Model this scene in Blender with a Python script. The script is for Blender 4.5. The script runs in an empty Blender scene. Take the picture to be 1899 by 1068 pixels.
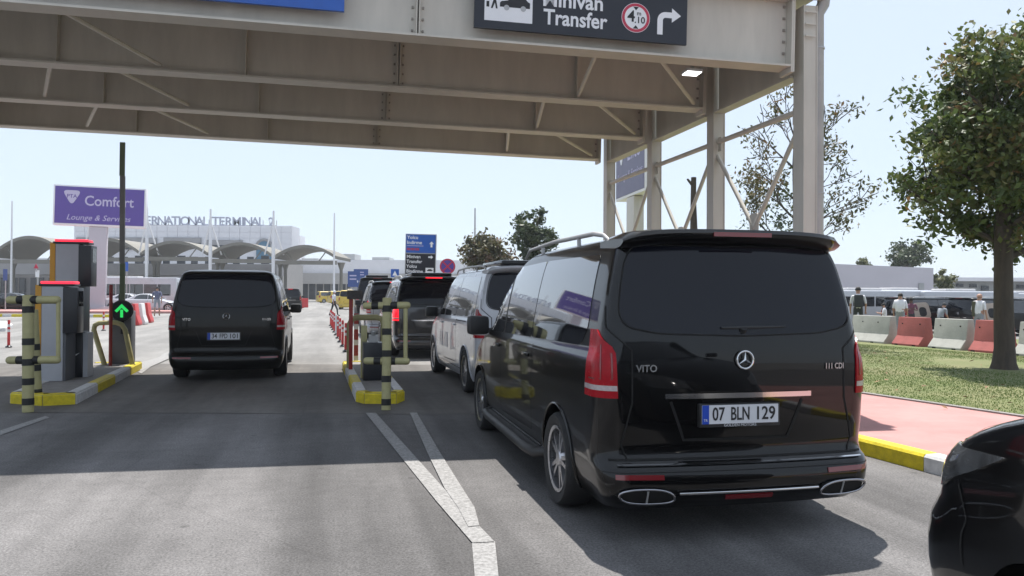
import bpy, bmesh, math, random
import numpy as np
from mathutils import Vector, Matrix, Euler
random.seed(7); np.random.seed(7)
R = math.radians
scene = bpy.context.scene
col = scene.collection

# ------------------------------------------------------------------ camera, sky, sun, exposure
F, CAMH, PITCH, ROLL = 1450.0, 1.52, 0.474, 0.30
cam = bpy.data.cameras.new('camera'); camo = bpy.data.objects.new('camera', cam); col.objects.link(camo)
cam.sensor_width = 36.0; cam.lens = 36.0*F/1899.0; cam.clip_start = 0.05; cam.clip_end = 6000
CAMM = Matrix.Translation((0, 0, CAMH)) @ Matrix.Rotation(R(90+PITCH), 4, 'X') @ Matrix.Rotation(R(ROLL), 4, 'Z')
camo.matrix_world = CAMM
scene.camera = camo
SUNV = Vector((0.035, 0.40, 1.0)).normalized()
world = bpy.data.worlds.new('World'); scene.world = world; world.use_nodes = True
wn = world.node_tree; wn.nodes.clear()
sky = wn.nodes.new('ShaderNodeTexSky'); sky.sky_type = 'NISHITA'; sky.sun_disc = False
sky.sun_elevation = math.asin(SUNV.z); sky.sun_rotation = math.atan2(SUNV.x, SUNV.y)
sky.air_density = 1.0; sky.dust_density = 0.6; sky.ozone_density = 3.0; sky.altitude = 20
bg = wn.nodes.new('ShaderNodeBackground'); bg.inputs[1].default_value = 0.105
wo = wn.nodes.new('ShaderNodeOutputWorld')
hz = wn.nodes.new('ShaderNodeMixRGB'); hz.inputs[0].default_value = .82; hz.inputs[2].default_value = (4.30, 4.85, 5.60, 1)   # thin bright summer haze over the whole sky
wn.links.new(sky.outputs[0], hz.inputs[1]); wn.links.new(hz.outputs[0], bg.inputs[0]); wn.links.new(bg.outputs[0], wo.inputs[0])
sun = bpy.data.lights.new('sun', 'SUN'); sun.energy = 4.2; sun.angle = R(0.5); sun.color = (1.0, 0.955, 0.89)
suno = bpy.data.objects.new('sun', sun); col.objects.link(suno)
suno.rotation_euler = SUNV.to_track_quat('Z', 'Y').to_euler()
scene.view_settings.view_transform = 'Standard'; scene.view_settings.look = 'None'
scene.view_settings.exposure = 0.85; scene.view_settings.gamma = 1.0
scene.view_settings.use_curve_mapping = False
scene.render.engine = 'CYCLES'
scene.cycles.max_bounces = 8; scene.cycles.transparent_max_bounces = 8; scene.cycles.use_denoising = True

def ray(px, py):
    d = CAMM.to_3x3() @ Vector(((px-949.5)/F, -(py-534)/F, -1)); return d
def G(px, py, z=0.0):                     # where the sight line meets the ground
    d = ray(px, py); t = (z-CAMH)/d.z; return Vector((d.x*t, d.y*t, z))
def A(px, py, Y):                         # where it meets the depth Y
    d = ray(px, py); t = Y/d.y; return Vector((d.x*t, Y, CAMH+d.z*t))

# ------------------------------------------------------------------ materials
MATS = {}
def mat(name, c, rough=0.6, metal=0.0, var=0.0, scale=3.0, bump=0.0, bscale=40.0, coat=0.0, emis=None, estr=0.0, spec=0.5, c2=None, detail=6, transl=0.0, stretch=None, attr=None):
    if name in MATS: return MATS[name]
    m = bpy.data.materials.new(name); m.use_nodes = True; n = m.node_tree; N = n.nodes; L = n.links
    p = N['Principled BSDF']
    p.inputs['Roughness'].default_value = rough; p.inputs['Metallic'].default_value = metal
    p.inputs['Specular IOR Level'].default_value = spec
    p.inputs['Coat Weight'].default_value = coat; p.inputs['Coat Roughness'].default_value = 0.03
    p.inputs['Base Color'].default_value = (*c, 1)
    tc = N.new('ShaderNodeTexCoord')
    src = tc.outputs['Object']
    if stretch:
        mp = N.new('ShaderNodeMapping'); mp.inputs['Scale'].default_value = stretch; L.new(src, mp.inputs['Vector']); src = mp.outputs[0]
    if var or c2:
        no = N.new('ShaderNodeTexNoise'); no.inputs['Scale'].default_value = scale; no.inputs['Detail'].default_value = detail
        no.inputs['Roughness'].default_value = 0.65
        L.new(src, no.inputs['Vector'])
        cr = N.new('ShaderNodeValToRGB'); cr.color_ramp.elements[0].position = 0.32; cr.color_ramp.elements[1].position = 0.68
        a = c2 if c2 else tuple(max(0, x*(1-var)) for x in c)
        b = c if c2 else tuple(min(1, x*(1+var)) for x in c)
        cr.color_ramp.elements[0].color = (*a, 1); cr.color_ramp.elements[1].color = (*b, 1)
        L.new(no.outputs[0], cr.inputs[0]); L.new(cr.outputs[0], p.inputs['Base Color'])
        if rough > 0.15:
            mr = N.new('ShaderNodeMapRange'); mr.inputs[3].default_value = max(0, rough-0.12); mr.inputs[4].default_value = min(1, rough+0.12)
            L.new(no.outputs[0], mr.inputs[0]); L.new(mr.outputs[0], p.inputs['Roughness'])
    if attr:
        at = N.new('ShaderNodeAttribute'); at.attribute_name = attr
        cr = N.new('ShaderNodeValToRGB'); els = c2
        L.new(at.outputs['Fac'], cr.inputs[0])
        cr.color_ramp.elements[0].color = (*attr_cols[name][0], 1); cr.color_ramp.elements[1].color = (*attr_cols[name][-1], 1)
        for i, cc in enumerate(attr_cols[name][1:-1]):
            e = cr.color_ramp.elements.new((i+1)/(len(attr_cols[name])-1)); e.color = (*cc, 1)
        L.new(cr.outputs[0], p.inputs['Base Color'])
    if bump:
        nb = N.new('ShaderNodeTexNoise'); nb.inputs['Scale'].default_value = bscale; nb.inputs['Detail'].default_value = 4
        L.new(src, nb.inputs['Vector'])
        bp = N.new('ShaderNodeBump'); bp.inputs['Strength'].default_value = bump; bp.inputs['Distance'].default_value = 0.02
        L.new(nb.outputs[0], bp.inputs['Height']); L.new(bp.outputs[0], p.inputs['Normal'])
    if emis:
        p.inputs['Emission Color'].default_value = (*emis, 1); p.inputs['Emission Strength'].default_value = estr
    if transl:
        tr = N.new('ShaderNodeBsdfTranslucent'); mx = N.new('ShaderNodeMixShader'); mx.inputs[0].default_value = transl
        o = N['Material Output']; L.new(p.outputs[0], mx.inputs[1]); L.new(tr.outputs[0], mx.inputs[2]); L.new(mx.outputs[0], o.inputs[0])
        bc = p.inputs['Base Color']
        if bc.is_linked: L.new(bc.links[0].from_socket, tr.inputs[0])
        else: tr.inputs[0].default_value = (*c, 1)
    MATS[name] = m; return m

def road_mat(name, base, speck, patch, stain=0.35, bump=0.5, streak=True):
    m = bpy.data.materials.new(name); m.use_nodes = True; N = m.node_tree.nodes; L = m.node_tree.links
    p = N['Principled BSDF']; p.inputs['Roughness'].default_value = 0.82; p.inputs['Specular IOR Level'].default_value = 0.35
    tc = N.new('ShaderNodeTexCoord'); rot = N.new('ShaderNodeMapping'); rot.inputs['Rotation'].default_value = (0, 0, R(-13))
    L.new(tc.outputs['Object'], rot.inputs[0])
    def noise(s, d=5, sc=(1, 1, 1), rough=.6):
        mp = N.new('ShaderNodeMapping'); mp.inputs['Scale'].default_value = sc; L.new(rot.outputs[0], mp.inputs[0])
        t = N.new('ShaderNodeTexNoise'); t.inputs['Scale'].default_value = s; t.inputs['Detail'].default_value = d; t.inputs['Roughness'].default_value = rough
        L.new(mp.outputs[0], t.inputs['Vector']); return t.outputs[0]
    def ramp(v, a, b, pa=.35, pb=.65):
        r = N.new('ShaderNodeMapRange'); r.inputs[1].default_value = pa; r.inputs[2].default_value = pb; r.inputs[3].default_value = a; r.inputs[4].default_value = b
        L.new(v, r.inputs[0]); return r.outputs[0]
    def mul(a, b):
        r = N.new('ShaderNodeMath'); r.operation = 'MULTIPLY'; L.new(a, r.inputs[0]); L.new(b, r.inputs[1]); return r.outputs[0]
    v = ramp(noise(0.45, 6), 1-patch, 1+patch)
    v = mul(v, ramp(noise(7, 5), 0.92, 1.08)); v = mul(v, ramp(noise(.55, 3, (1.0, 0.05, 1)), .84, 1.08, .4, .6)); v = mul(v, ramp(noise(2.4, 8, rough=.75), .80, 1.0, .30, .42))
    v = mul(v, ramp(noise(62, 3, rough=.85), 1-speck, 1+speck, .3, .7))
    if streak: v = mul(v, ramp(noise(1.1, 4, (1.0, 0.07, 1)), 1-stain*.55, 1.06, .36, .6))
    vo = N.new('ShaderNodeTexVoronoi'); vo.inputs['Scale'].default_value = 1.7; L.new(rot.outputs[0], vo.inputs['Vector'])
    v = mul(v, ramp(vo.outputs['Distance'], 1-stain*.5, 1.0, .02, .07))
    od = N.new('ShaderNodeTexVoronoi'); od.inputs['Scale'].default_value = 5.5; L.new(rot.outputs[0], od.inputs['Vector'])
    v = mul(v, ramp(od.outputs['Distance'], .78, 1.0, .05, .13)) if streak else v
    vc = N.new('ShaderNodeTexVoronoi'); vc.feature = 'DISTANCE_TO_EDGE'; vc.inputs['Scale'].default_value = 0.22
    ww = N.new('ShaderNodeMixRGB'); ww.inputs[0].default_value = .12; L.new(rot.outputs[0], ww.inputs[1])
    nz = N.new('ShaderNodeTexNoise'); nz.inputs['Scale'].default_value = 2.5; nz.inputs['Detail'].default_value = 6; L.new(rot.outputs[0], nz.inputs['Vector']); L.new(nz.outputs['Color'], ww.inputs[2])
    L.new(ww.outputs[0], vc.inputs['Vector'])
    v = mul(v, ramp(vc.outputs['Distance'], .88, 1.0, .0005, .0022))
    mx = N.new('ShaderNodeMixRGB'); mx.blend_type = 'MULTIPLY'; mx.inputs[0].default_value = 1; mx.inputs[1].default_value = (*base, 1)
    L.new(v, mx.inputs[2]); L.new(mx.outputs[0], p.inputs['Base Color'])
    bp = N.new('ShaderNodeBump'); bp.inputs['Strength'].default_value = bump; bp.inputs['Distance'].default_value = .006
    L.new(noise(120, 3), bp.inputs['Height']); L.new(bp.outputs[0], p.inputs['Normal'])
    return m

attr_cols = {
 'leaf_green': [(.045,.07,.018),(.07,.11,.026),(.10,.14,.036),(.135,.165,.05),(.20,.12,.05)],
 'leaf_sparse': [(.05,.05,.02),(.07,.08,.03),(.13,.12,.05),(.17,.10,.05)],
 'leaf_far_dark': [(.03,.045,.02),(.05,.075,.03),(.08,.1,.04)],
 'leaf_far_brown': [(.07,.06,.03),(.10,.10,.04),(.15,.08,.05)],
 'leaf_pale': [(.08,.10,.04),(.13,.15,.07),(.18,.18,.09)],
 'grass_blades': [(.085,.135,.028),(.10,.16,.034),(.13,.18,.045),(.20,.20,.08)],
}
M = {}
def setup_mats():
    M['asphalt'] = road_mat('asphalt', (.145,.140,.140), .6, .20, .8)
    M['slab'] = road_mat('concrete_slab', (.142,.134,.126), .16, .20, .7)
    M['far_pave'] = road_mat('pale_pavement', (.215,.210,.203), .16, .12, .3)
    M['steel'] = mat('cream_painted_steel', (.53,.495,.435), .5, var=.09, scale=2.2, bump=.05, bscale=6, stretch=(1.6,1.6,.35), detail=9)
    M['steel_fascia'] = M['steel']
    M['roofdeck'] = mat('roof_sheet', (.5,.47,.42), .5, var=.1)
    M['galv'] = mat('downpipe_grey', (.40,.40,.40), .4, metal=.3, var=.1)
    M['bolt'] = mat('bolt_steel', (.27,.24,.21), .5, metal=.2, var=.2)
    M['black_paint'] = mat('black_car_paint', (.0025,.0025,.003), .3, coat=.75, spec=.08)
    M['black_paint2'] = mat('black_car_paint_dusty', (.006,.006,.006), .35, coat=.5, var=.3, scale=4, spec=.1)
    M['white_paint'] = mat('white_car_paint', (.46,.47,.50), .3, coat=.8, var=.04, scale=2)
    M['silver_paint'] = mat('silver_car_paint', (.28,.28,.29), .3, metal=.6, coat=.7, var=.05)
    M['grey_paint'] = mat('graphite_car_paint', (.05,.05,.055), .25, metal=.3, coat=1)
    M['taxi'] = mat('yellow_taxi_paint', (.62,.43,.04), .3, coat=.8, var=.06)
    M['glass'] = mat('tinted_glass', (.006,.007,.012), .04, spec=.32)
    M['glass_side'] = mat('tinted_side_glass', (.012,.013,.016), .03, spec=.9, coat=1)
    M['glass_light'] = mat('headlamp_glass', (.07,.073,.077), .08, spec=.6, coat=1, var=.5, scale=9)
    M['trim'] = mat('black_plastic', (.018,.018,.019), .5, var=.25, scale=12, bump=.05, bscale=200)
    M['seam'] = mat('panel_gap_black', (.002,.002,.002), .8)
    M['chrome'] = mat('chrome', (.62,.62,.63), .12, metal=1)
    M['dull_chrome'] = mat('dull_chrome', (.34,.34,.36), .22, metal=1); M['faint_print'] = mat('faint_grey_print', (.44,.44,.47), .4)
    M['alloy'] = mat('alloy_rim', (.50,.50,.52), .3, metal=.9, var=.1, scale=20)
    M['tyre'] = mat('tyre_rubber', (.016,.016,.017), .8, var=.3, scale=20, bump=.2, bscale=80)
    M['red_lens'] = mat('red_tail_lens', (.30,.003,.010), .25, coat=.15, spec=.15, var=.2, scale=9)
    M['red_lit'] = mat('red_brake_light_lit', (.4,.01,.02), .2, emis=(1,.012,.025), estr=.9)
    M['clear_lens'] = mat('clear_lens', (.42,.36,.36), .15, coat=1, var=.15, scale=60)
    M['redref'] = mat('red_reflector', (.16,.004,.008), .25, coat=1)
    M['plate'] = mat('plate_white', (.62,.63,.66), .4, var=.04)
    M['plate_blue'] = mat('plate_blue', (.01,.06,.42), .4)
    M['ink'] = mat('plate_black_ink', (.012,.012,.014), .5)
    M['yellow'] = mat('yellow_kerb_paint', (.60,.48,.012), .6, var=.20, scale=13, bump=.15, bscale=50)
    M['white_kerb'] = mat('white_kerb_paint', (.56,.56,.56), .6, var=.18, scale=12, bump=.15, bscale=50)
    M['cream_yel'] = mat('dull_yellow_tube', (.39,.36,.18), .55, var=.10, scale=9)
    M['black_band'] = mat('black_band', (.012,.012,.012), .6, var=.2)
    M['concrete'] = mat('kerb_concrete', (.22,.21,.20), .8, var=.18, scale=6, bump=.3)
    M['pink'] = mat('pink_paving', (.40,.205,.192), .85, var=.18, scale=1.4, bump=.15, bscale=90)
    M['soil'] = mat('lawn_soil', (.10,.135,.036), .9, c2=(.17,.16,.07), scale=.6, bump=.6, bscale=20)
    M['line'] = mat('worn_white_line', (.35,.345,.34), .75, c2=(.14,.137,.135), scale=42, detail=14)
    M['cab_grey'] = mat('machine_grey', (.42,.43,.46), .45, var=.06)
    M['cab_side'] = mat('machine_side_grey', (.13,.135,.15), .5, var=.1)
    M['orange'] = mat('orange_trim', (.62,.30,.02), .45, var=.06)
    M['black'] = mat('black_cabinet', (.014,.015,.02), .35, var=.2)
    M['red_led'] = mat('red_led_strip', (.6,.02,.05), .4, emis=(1,.03,.06), estr=1.0)
    M['green_led'] = mat('green_led_arrow', (.02,.5,.1), .4, emis=(.03,.75,.14), estr=.45)
    M['red_plastic'] = mat('red_plastic', (.50,.035,.035), .45, var=.1)
    M['red_dark'] = mat('dark_red_paint', (.30,.028,.022), .5, var=.15)
    M['white_plastic'] = mat('white_plastic', (.65,.64,.64), .45, var=.06)
    M['boom'] = mat('boom_dark_green', (.10,.13,.07), .5, var=.15)
    M['boom2'] = mat('boom_dark_grey', (.15,.15,.14), .5, var=.15)
    M['sign_black'] = mat('sign_black', (.010,.011,.019), .35, var=.1)
    M['sign_blue'] = mat('sign_blue', (.02,.10,.42), .35, var=.08)
    M['sign_blue_d'] = mat('sign_blue_dull', (.05,.09,.26), .4, var=.08)
    M['sign_purple'] = mat('sign_purple', (.095,.055,.30), .35, var=.04)
    M['sign_purple2'] = mat('sign_purple_grey', (.085,.07,.135), .35, var=.04)
    M['sign_white'] = mat('sign_white', (.78,.78,.80), .45, var=.03)
    M['sign_lilac'] = mat('sign_lilac_text', (.50,.47,.64), .45)
    M['sign_red'] = mat('sign_red', (.50,.03,.07), .4)
    M['sign_redtext'] = mat('sign_red_text', (.35,.05,.13), .4)
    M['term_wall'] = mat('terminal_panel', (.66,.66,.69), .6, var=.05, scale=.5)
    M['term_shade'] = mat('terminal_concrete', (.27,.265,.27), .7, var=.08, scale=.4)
    M['term_low'] = mat('terminal_beige', (.40,.38,.36), .7, var=.06, scale=.4)
    M['term_dark'] = mat('terminal_dark_glass', (.03,.035,.045), .15, var=.3, scale=.5)
    M['term_blue'] = mat('arch_window_blue', (.05,.16,.26), .15, var=.2, scale=.8)
    M['term_letter'] = mat('letter_blue_grey', (.36,.38,.46), .6)
    M['canopy'] = mat('canopy_shell', (.17,.16,.135), .6, var=.08, scale=.6)
    M['white_mast'] = mat('mast_white', (.72,.72,.74), .4, var=.04)
    M['white_wall'] = mat('white_render_wall', (.50,.48,.52), .8, var=.04, scale=.4)
    M['grey_far'] = mat('far_grey_structure', (.36,.37,.37), .7, var=.12, scale=.5)
    M['bark'] = mat('tree_bark', (.085,.068,.052), .9, c2=(.045,.036,.03), scale=9, bump=.8, bscale=22, stretch=(1,1,.25))
    M['bark_grey'] = mat('grey_bark', (.11,.10,.095), .9, c2=(.06,.05,.05), scale=12, bump=.5)
    for k in ('leaf_green','leaf_sparse','leaf_far_dark','leaf_far_brown','leaf_pale','grass_blades'):
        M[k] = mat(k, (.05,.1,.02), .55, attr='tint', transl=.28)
    M['jersey_white'] = mat('barrier_concrete', (.40,.40,.37), .85, var=.12, scale=3, bump=.2, bscale=30)
    M['jersey_red'] = mat('barrier_red', (.36,.10,.09), .8, var=.14, scale=3, bump=.2, bscale=30)
    M['dry_leaf'] = mat('dry_leaf', (.24,.13,.07), .8, var=.4, scale=8)
    M['skin'] = mat('skin', (.36,.20,.14), .55, var=.06)
    M['skin_dark'] = mat('skin_dark', (.10,.055,.04), .55)
    M['hair'] = mat('hair_dark', (.012,.010,.009), .7)
    M['cloth_white'] = mat('cloth_white', (.66,.66,.70), .85, var=.06, scale=8)
    M['cloth_blue'] = mat('cloth_slate', (.12,.13,.20), .85, var=.1, scale=8)
    M['cloth_dark'] = mat('cloth_dark', (.03,.034,.04), .85, var=.1, scale=8)
    M['cloth_grey'] = mat('cloth_grey', (.25,.27,.31), .85, var=.1, scale=8)
    M['cloth_olive'] = mat('cloth_olive', (.075,.075,.045), .85, var=.1, scale=8)
    M['cloth_maroon'] = mat('cloth_maroon', (.14,.05,.08), .85, var=.1, scale=8)
    M['beige'] = mat('beige_interior', (.36,.30,.25), .7, var=.1)
    M['lamp'] = mat('lamp_lit', (.9,.9,.9), .4, emis=(1,1,.98), estr=2.0)
setup_mats()

# ------------------------------------------------------------------ mesh helpers
class MB:
    def __init__(s): s.v = []; s.f = []; s.m = []
    def add(s, vs, fs, mi=0):
        b = len(s.v); s.v += [tuple(v) for v in vs]; s.f += [tuple(b+i for i in f) for f in fs]; s.m += [mi]*len(fs)
        return s
    def box(s, a, b, mi=0, mtx=None):
        vs = [Vector((x, y, z)) for x in (a[0], b[0]) for y in (a[1], b[1]) for z in (a[2], b[2])]
        if mtx is not None: vs = [mtx @ v for v in vs]
        return s.add(vs, [(0,1,3,2),(4,6,7,5),(0,4,5,1),(2,3,7,6),(0,2,6,4),(1,5,7,3)], mi)
    def cbox(s, c, d, mi=0, rz=0):
        m = Matrix.Translation(c) @ Matrix.Rotation(rz, 4, 'Z')
        return s.box((-d[0]/2,-d[1]/2,-d[2]/2), (d[0]/2,d[1]/2,d[2]/2), mi, m)
    def tube(s, pts, r, n=8, mi=0, cap=True):
        pts = [Vector(p) for p in pts]; rs = r if isinstance(r, (list, tuple)) else [r]*len(pts)
        rings = []; up = None
        for i, p in enumerate(pts):
            t = (pts[min(i+1, len(pts)-1)] - pts[max(i-1, 0)]).normalized()
            if up is None: up = Vector((0,0,1)) if abs(t.z) < .9 else Vector((1,0,0))
            a = t.cross(up).normalized(); up = a.cross(t).normalized()
            rings.append([p + (a*math.cos(2*math.pi*k/n) + up*math.sin(2*math.pi*k/n))*rs[i] for k in range(n)])
        vs = [v for rg in rings for v in rg]; fs = []
        for i in range(len(pts)-1):
            for k in range(n):
                k2 = (k+1) % n; fs.append((i*n+k, (i+1)*n+k, (i+1)*n+k2, i*n+k2))
        if cap: fs.append(tuple(range(n))); fs.append(tuple((len(pts)-1)*n+k for k in range(n-1, -1, -1)))
        return s.add(vs, fs, mi)
    def prism(s, outline, ax0, ax1, fn, mi=0):      # outline 2D, fn(u,v,w)->3D between w=ax0..ax1
        n = len(outline); vs = [fn(u, v, ax0) for u, v in outline] + [fn(u, v, ax1) for u, v in outline]
        fs = [tuple(range(n)), tuple(range(2*n-1, n-1, -1))] + [(i, n+i, n+(i+1) % n, (i+1) % n) for i in range(n)]
        return s.add(vs, fs, mi)
    def lathe(s, prof, n=24, mi=0, mtx=None, close=True):   # prof (r, h) round Z
        vs = []; fs = []
        for r_, h in prof:
            for k in range(n):
                a = 2*math.pi*k/n; v = Vector((r_*math.cos(a), r_*math.sin(a), h)); vs.append(mtx @ v if mtx is not None else v)
        m = len(prof)
        for i in range(m-1):
            for k in range(n):
                k2 = (k+1) % n; fs.append((i*n+k, i*n+k2, (i+1)*n+k2, (i+1)*n+k))
        if close: fs.append(tuple(range(n-1, -1, -1))); fs.append(tuple((m-1)*n+k for k in range(n)))
        return s.add(vs, fs, mi)
    def build(s, name, mats, parent=None, smooth=None, bevel=0, loc=None, rz=None, **tags):
        me = bpy.data.meshes.new(name); me.from_pydata(s.v, [], s.f); 
        if not isinstance(mats, (list, tuple)): mats = [mats]
        for m in mats: me.materials.append(m)
        me.polygons.foreach_set('material_index', s.m); 
        bm = bmesh.new(); bm.from_mesh(me)
        bmesh.ops.recalc_face_normals(bm, faces=bm.faces)
        if bevel: bmesh.ops.bevel(bm, geom=bm.edges[:], offset=bevel, segments=2, affect='EDGES', profile=.6)
        bm.to_mesh(me); bm.free(); me.update()
        if smooth is not None or bevel:
            me.shade_smooth(); me.set_sharp_from_angle(angle=R(smooth if smooth else 40))
        o = bpy.data.objects.new(name, me); col.objects.link(o); o.parent = parent
        if loc is not None: o.location = loc
        if rz is not None: o.rotation_euler = (0, 0, rz)
        for k, v in tags.items(): o[k] = v
        return o
def tag(o, label=None, cat=None, group=None, kind=None):
    if label: o['label'] = label
    if cat: o['category'] = cat
    if group: o['group'] = group
    if kind: o['kind'] = kind
    return o
def empty(name, loc=(0,0,0), rz=0, label=None, cat=None, group=None, kind=None):
    o = bpy.data.objects.new(name, None); col.objects.link(o); o.location = loc; o.rotation_euler = (0, 0, rz); o.empty_display_size = .2
    return tag(o, label, cat, group, kind)
def copy_tree(o, parent=None):
    c = o.copy(); col.objects.link(c); c.parent = parent
    for ch in list(o.children): copy_tree(ch, c)
    return c
def mesh_np(name, V, Fc, material, parent=None, tint=None):
    me = bpy.data.meshes.new(name)
    nv, nf = len(V), len(Fc); k = Fc.shape[1]
    me.vertices.add(nv); me.vertices.foreach_set('co', V.astype(np.float32).ravel())
    me.loops.add(nf*k); me.loops.foreach_set('vertex_index', Fc.astype(np.int32).ravel())
    me.polygons.add(nf); me.polygons.foreach_set('loop_start', np.arange(0, nf*k, k, dtype=np.int32))
    me.update(calc_edges=True)
    if tint is not None:
        a = me.attributes.new('tint', 'FLOAT', 'POINT'); a.data.foreach_set('value', tint.astype(np.float32))
    me.materials.append(material)
    o = bpy.data.objects.new(name, me); col.objects.link(o); o.parent = parent; return o
def text(body, size, material, parent, mtx, name='lettering', ext=.002, bold=0.0, shear=0.0, align='CENTER', width=None, kind=None):
    cu = bpy.data.curves.new(name, 'FONT'); cu.body = body; cu.size = size; cu.extrude = ext; cu.offset = bold*size; cu.shear = shear
    cu.align_x = align; cu.align_y = 'CENTER'; cu.resolution_u = 3
    o = bpy.data.objects.new(name, cu); col.objects.link(o)
    dg = bpy.context.evaluated_depsgraph_get(); me = bpy.data.meshes.new_from_object(o.evaluated_get(dg)); me.name = name
    bpy.data.objects.remove(o); bpy.data.curves.remove(cu)
    if width:
        xs = [v.co.x for v in me.vertices]; w = max(xs)-min(xs); k = width/w
        for v in me.vertices: v.co.x *= k
    me.materials.clear(); me.materials.append(material)
    ob = bpy.data.objects.new(name, me); col.objects.link(ob); ob.parent = parent; ob.matrix_local = mtx
    return ob
def upr(x, y, z, rz=0):                   # upright plate matrix: text plane facing local -Y
    return Matrix.Translation((x, y, z)) @ Matrix.Rotation(rz, 4, 'Z') @ Matrix.Rotation(R(90), 4, 'X')
def pchip(xs, ys):
    xs = np.array(xs, float); ys = np.array(ys, float); h = np.diff(xs); d = np.diff(ys)/h
    m = np.zeros(len(xs)); m[0] = d[0]; m[-1] = d[-1]
    for i in range(1, len(xs)-1):
        if d[i-1]*d[i] > 0:
            w1 = 2*h[i]+h[i-1]; w2 = h[i]+2*h[i-1]; m[i] = (w1+w2)/(w1/d[i-1]+w2/d[i])
    def fn(x):
        x = min(max(x, xs[0]), xs[-1]); i = min(max(int(np.searchsorted(xs, x))-1, 0), len(h)-1); t = (x-xs[i])/h[i]
        return float((2*t**3-3*t**2+1)*ys[i] + (t**3-2*t**2+t)*h[i]*m[i] + (-2*t**3+3*t**2)*ys[i+1] + (t**3-t**2)*h[i]*m[i+1])
    return fn
# ------------------------------------------------------------------ vehicle shell: horizontal slices lofted upwards
class Shell:
    def __init__(s, W, RR, FF, zs, cr, cf, bowr, bowf, sideb=.02):
        s.w = pchip(*W); s.r = pchip(*RR); s.f = pchip(*FF); s.zs = zs; s.cr = pchip(*cr); s.cf = pchip(*cf)
        s.bowr = bowr; s.bowf = bowf; s.sb = sideb; s.cache = {}
    def half(s, z):
        k = round(z, 4)
        if k in s.cache: return s.cache[k]
        w, r, f = s.w(z), s.r(z), s.f(z); cr = min(s.cr(z), w*.8, (f-r)*.3); cf = min(s.cf(z), w*.8, (f-r)*.3)
        br, bf = s.bowr*(w-cr)/w, s.bowf*(w-cf)/w
        P = []
        xr = w-cr
        for i in range(14): t = i/14; P.append((xr*t, r+br*t*t))
        y0 = r+br
        for i in range(10):
            a = (i/10)*math.pi/2; P.append((xr+cr*math.sin(a), y0+cr*(1-math.cos(a))))
        ys, ye = y0+cr, f-bf-cf; ym = (ys+ye)/2; hl = max((ye-ys)/2, .01)
        for i in range(44): y = ys+(ye-ys)*i/44; P.append((w - s.sb*0 , y))
        xf = w-cf
        for i in range(12):
            a = (i/12)*math.pi/2; P.append((xf+cf*math.cos(a), ye+cf*math.sin(a)))
        for i in range(14): t = 1-i/13; P.append((xf*t, f-bf*t*t))
        P = np.array(P)
        # slight plan taper to the nose and tail
        u = (P[:, 1]-(r+f)/2)/((f-r)/2); P[:, 0] *= 1 - s.sb*np.abs(u)**2.5
        s.cache[k] = P; return P
    def body(s):
        rings = []
        for z in s.zs:
            P = s.half(z); ring = [(x, y, z) for x, y in P] + [(-x, y, z) for x, y in P[-2:0:-1]]
            rings.append(ring)
        n = len(rings[0]); vs = [v for rg in rings for v in rg]; fs = []
        for i in range(len(rings)-1):
            for k in range(n): k2 = (k+1) % n; fs.append((i*n+k, i*n+k2, (i+1)*n+k2, (i+1)*n+k))
        fs.append(tuple(range(n-1, -1, -1))); fs.append(tuple((len(rings)-1)*n+k for k in range(n)))
        return vs, fs
    def side(s, sg):
        def p(y, z):
            P = s.half(z); i0 = 14; xs = P[i0:-13]; return Vector((sg*float(np.interp(y, xs[:, 1], xs[:, 0])), y, z))
        return s._n(p)
    def rear(s):
        def p(a, z):
            P = s.half(z); d = np.r_[0, np.cumsum(np.hypot(*np.diff(P, axis=0).T))]
            return Vector((math.copysign(float(np.interp(abs(a), d, P[:, 0])), a), float(np.interp(abs(a), d, P[:, 1])), z))
        return s._n(p)
    def front(s):
        def p(a, z):
            P = s.half(z)[::-1]; d = np.r_[0, np.cumsum(np.hypot(*np.diff(P, axis=0).T))]
            return Vector((math.copysign(float(np.interp(abs(a), d, P[:, 0])), a), float(np.interp(abs(a), d, P[:, 1])), z))
        return s._n(p)
    def _n(s, p):
        def q(u, v, off=0.0):
            P = p(u, v); e = .006; du = p(u+e, v)-p(u-e, v); dv = p(u, v+e)-p(u, v-e)
            n = du.cross(dv)
            if n.length < 1e-9: n = Vector((0,0,1))
            n.normalize(); c = P-Vector((0, 2.4, .9))
            if n.x*c.x + n.y*c.y*.25 + n.z*c.z*.3 < 0: n = -n
            return P + n*off, n
        return q
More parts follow.
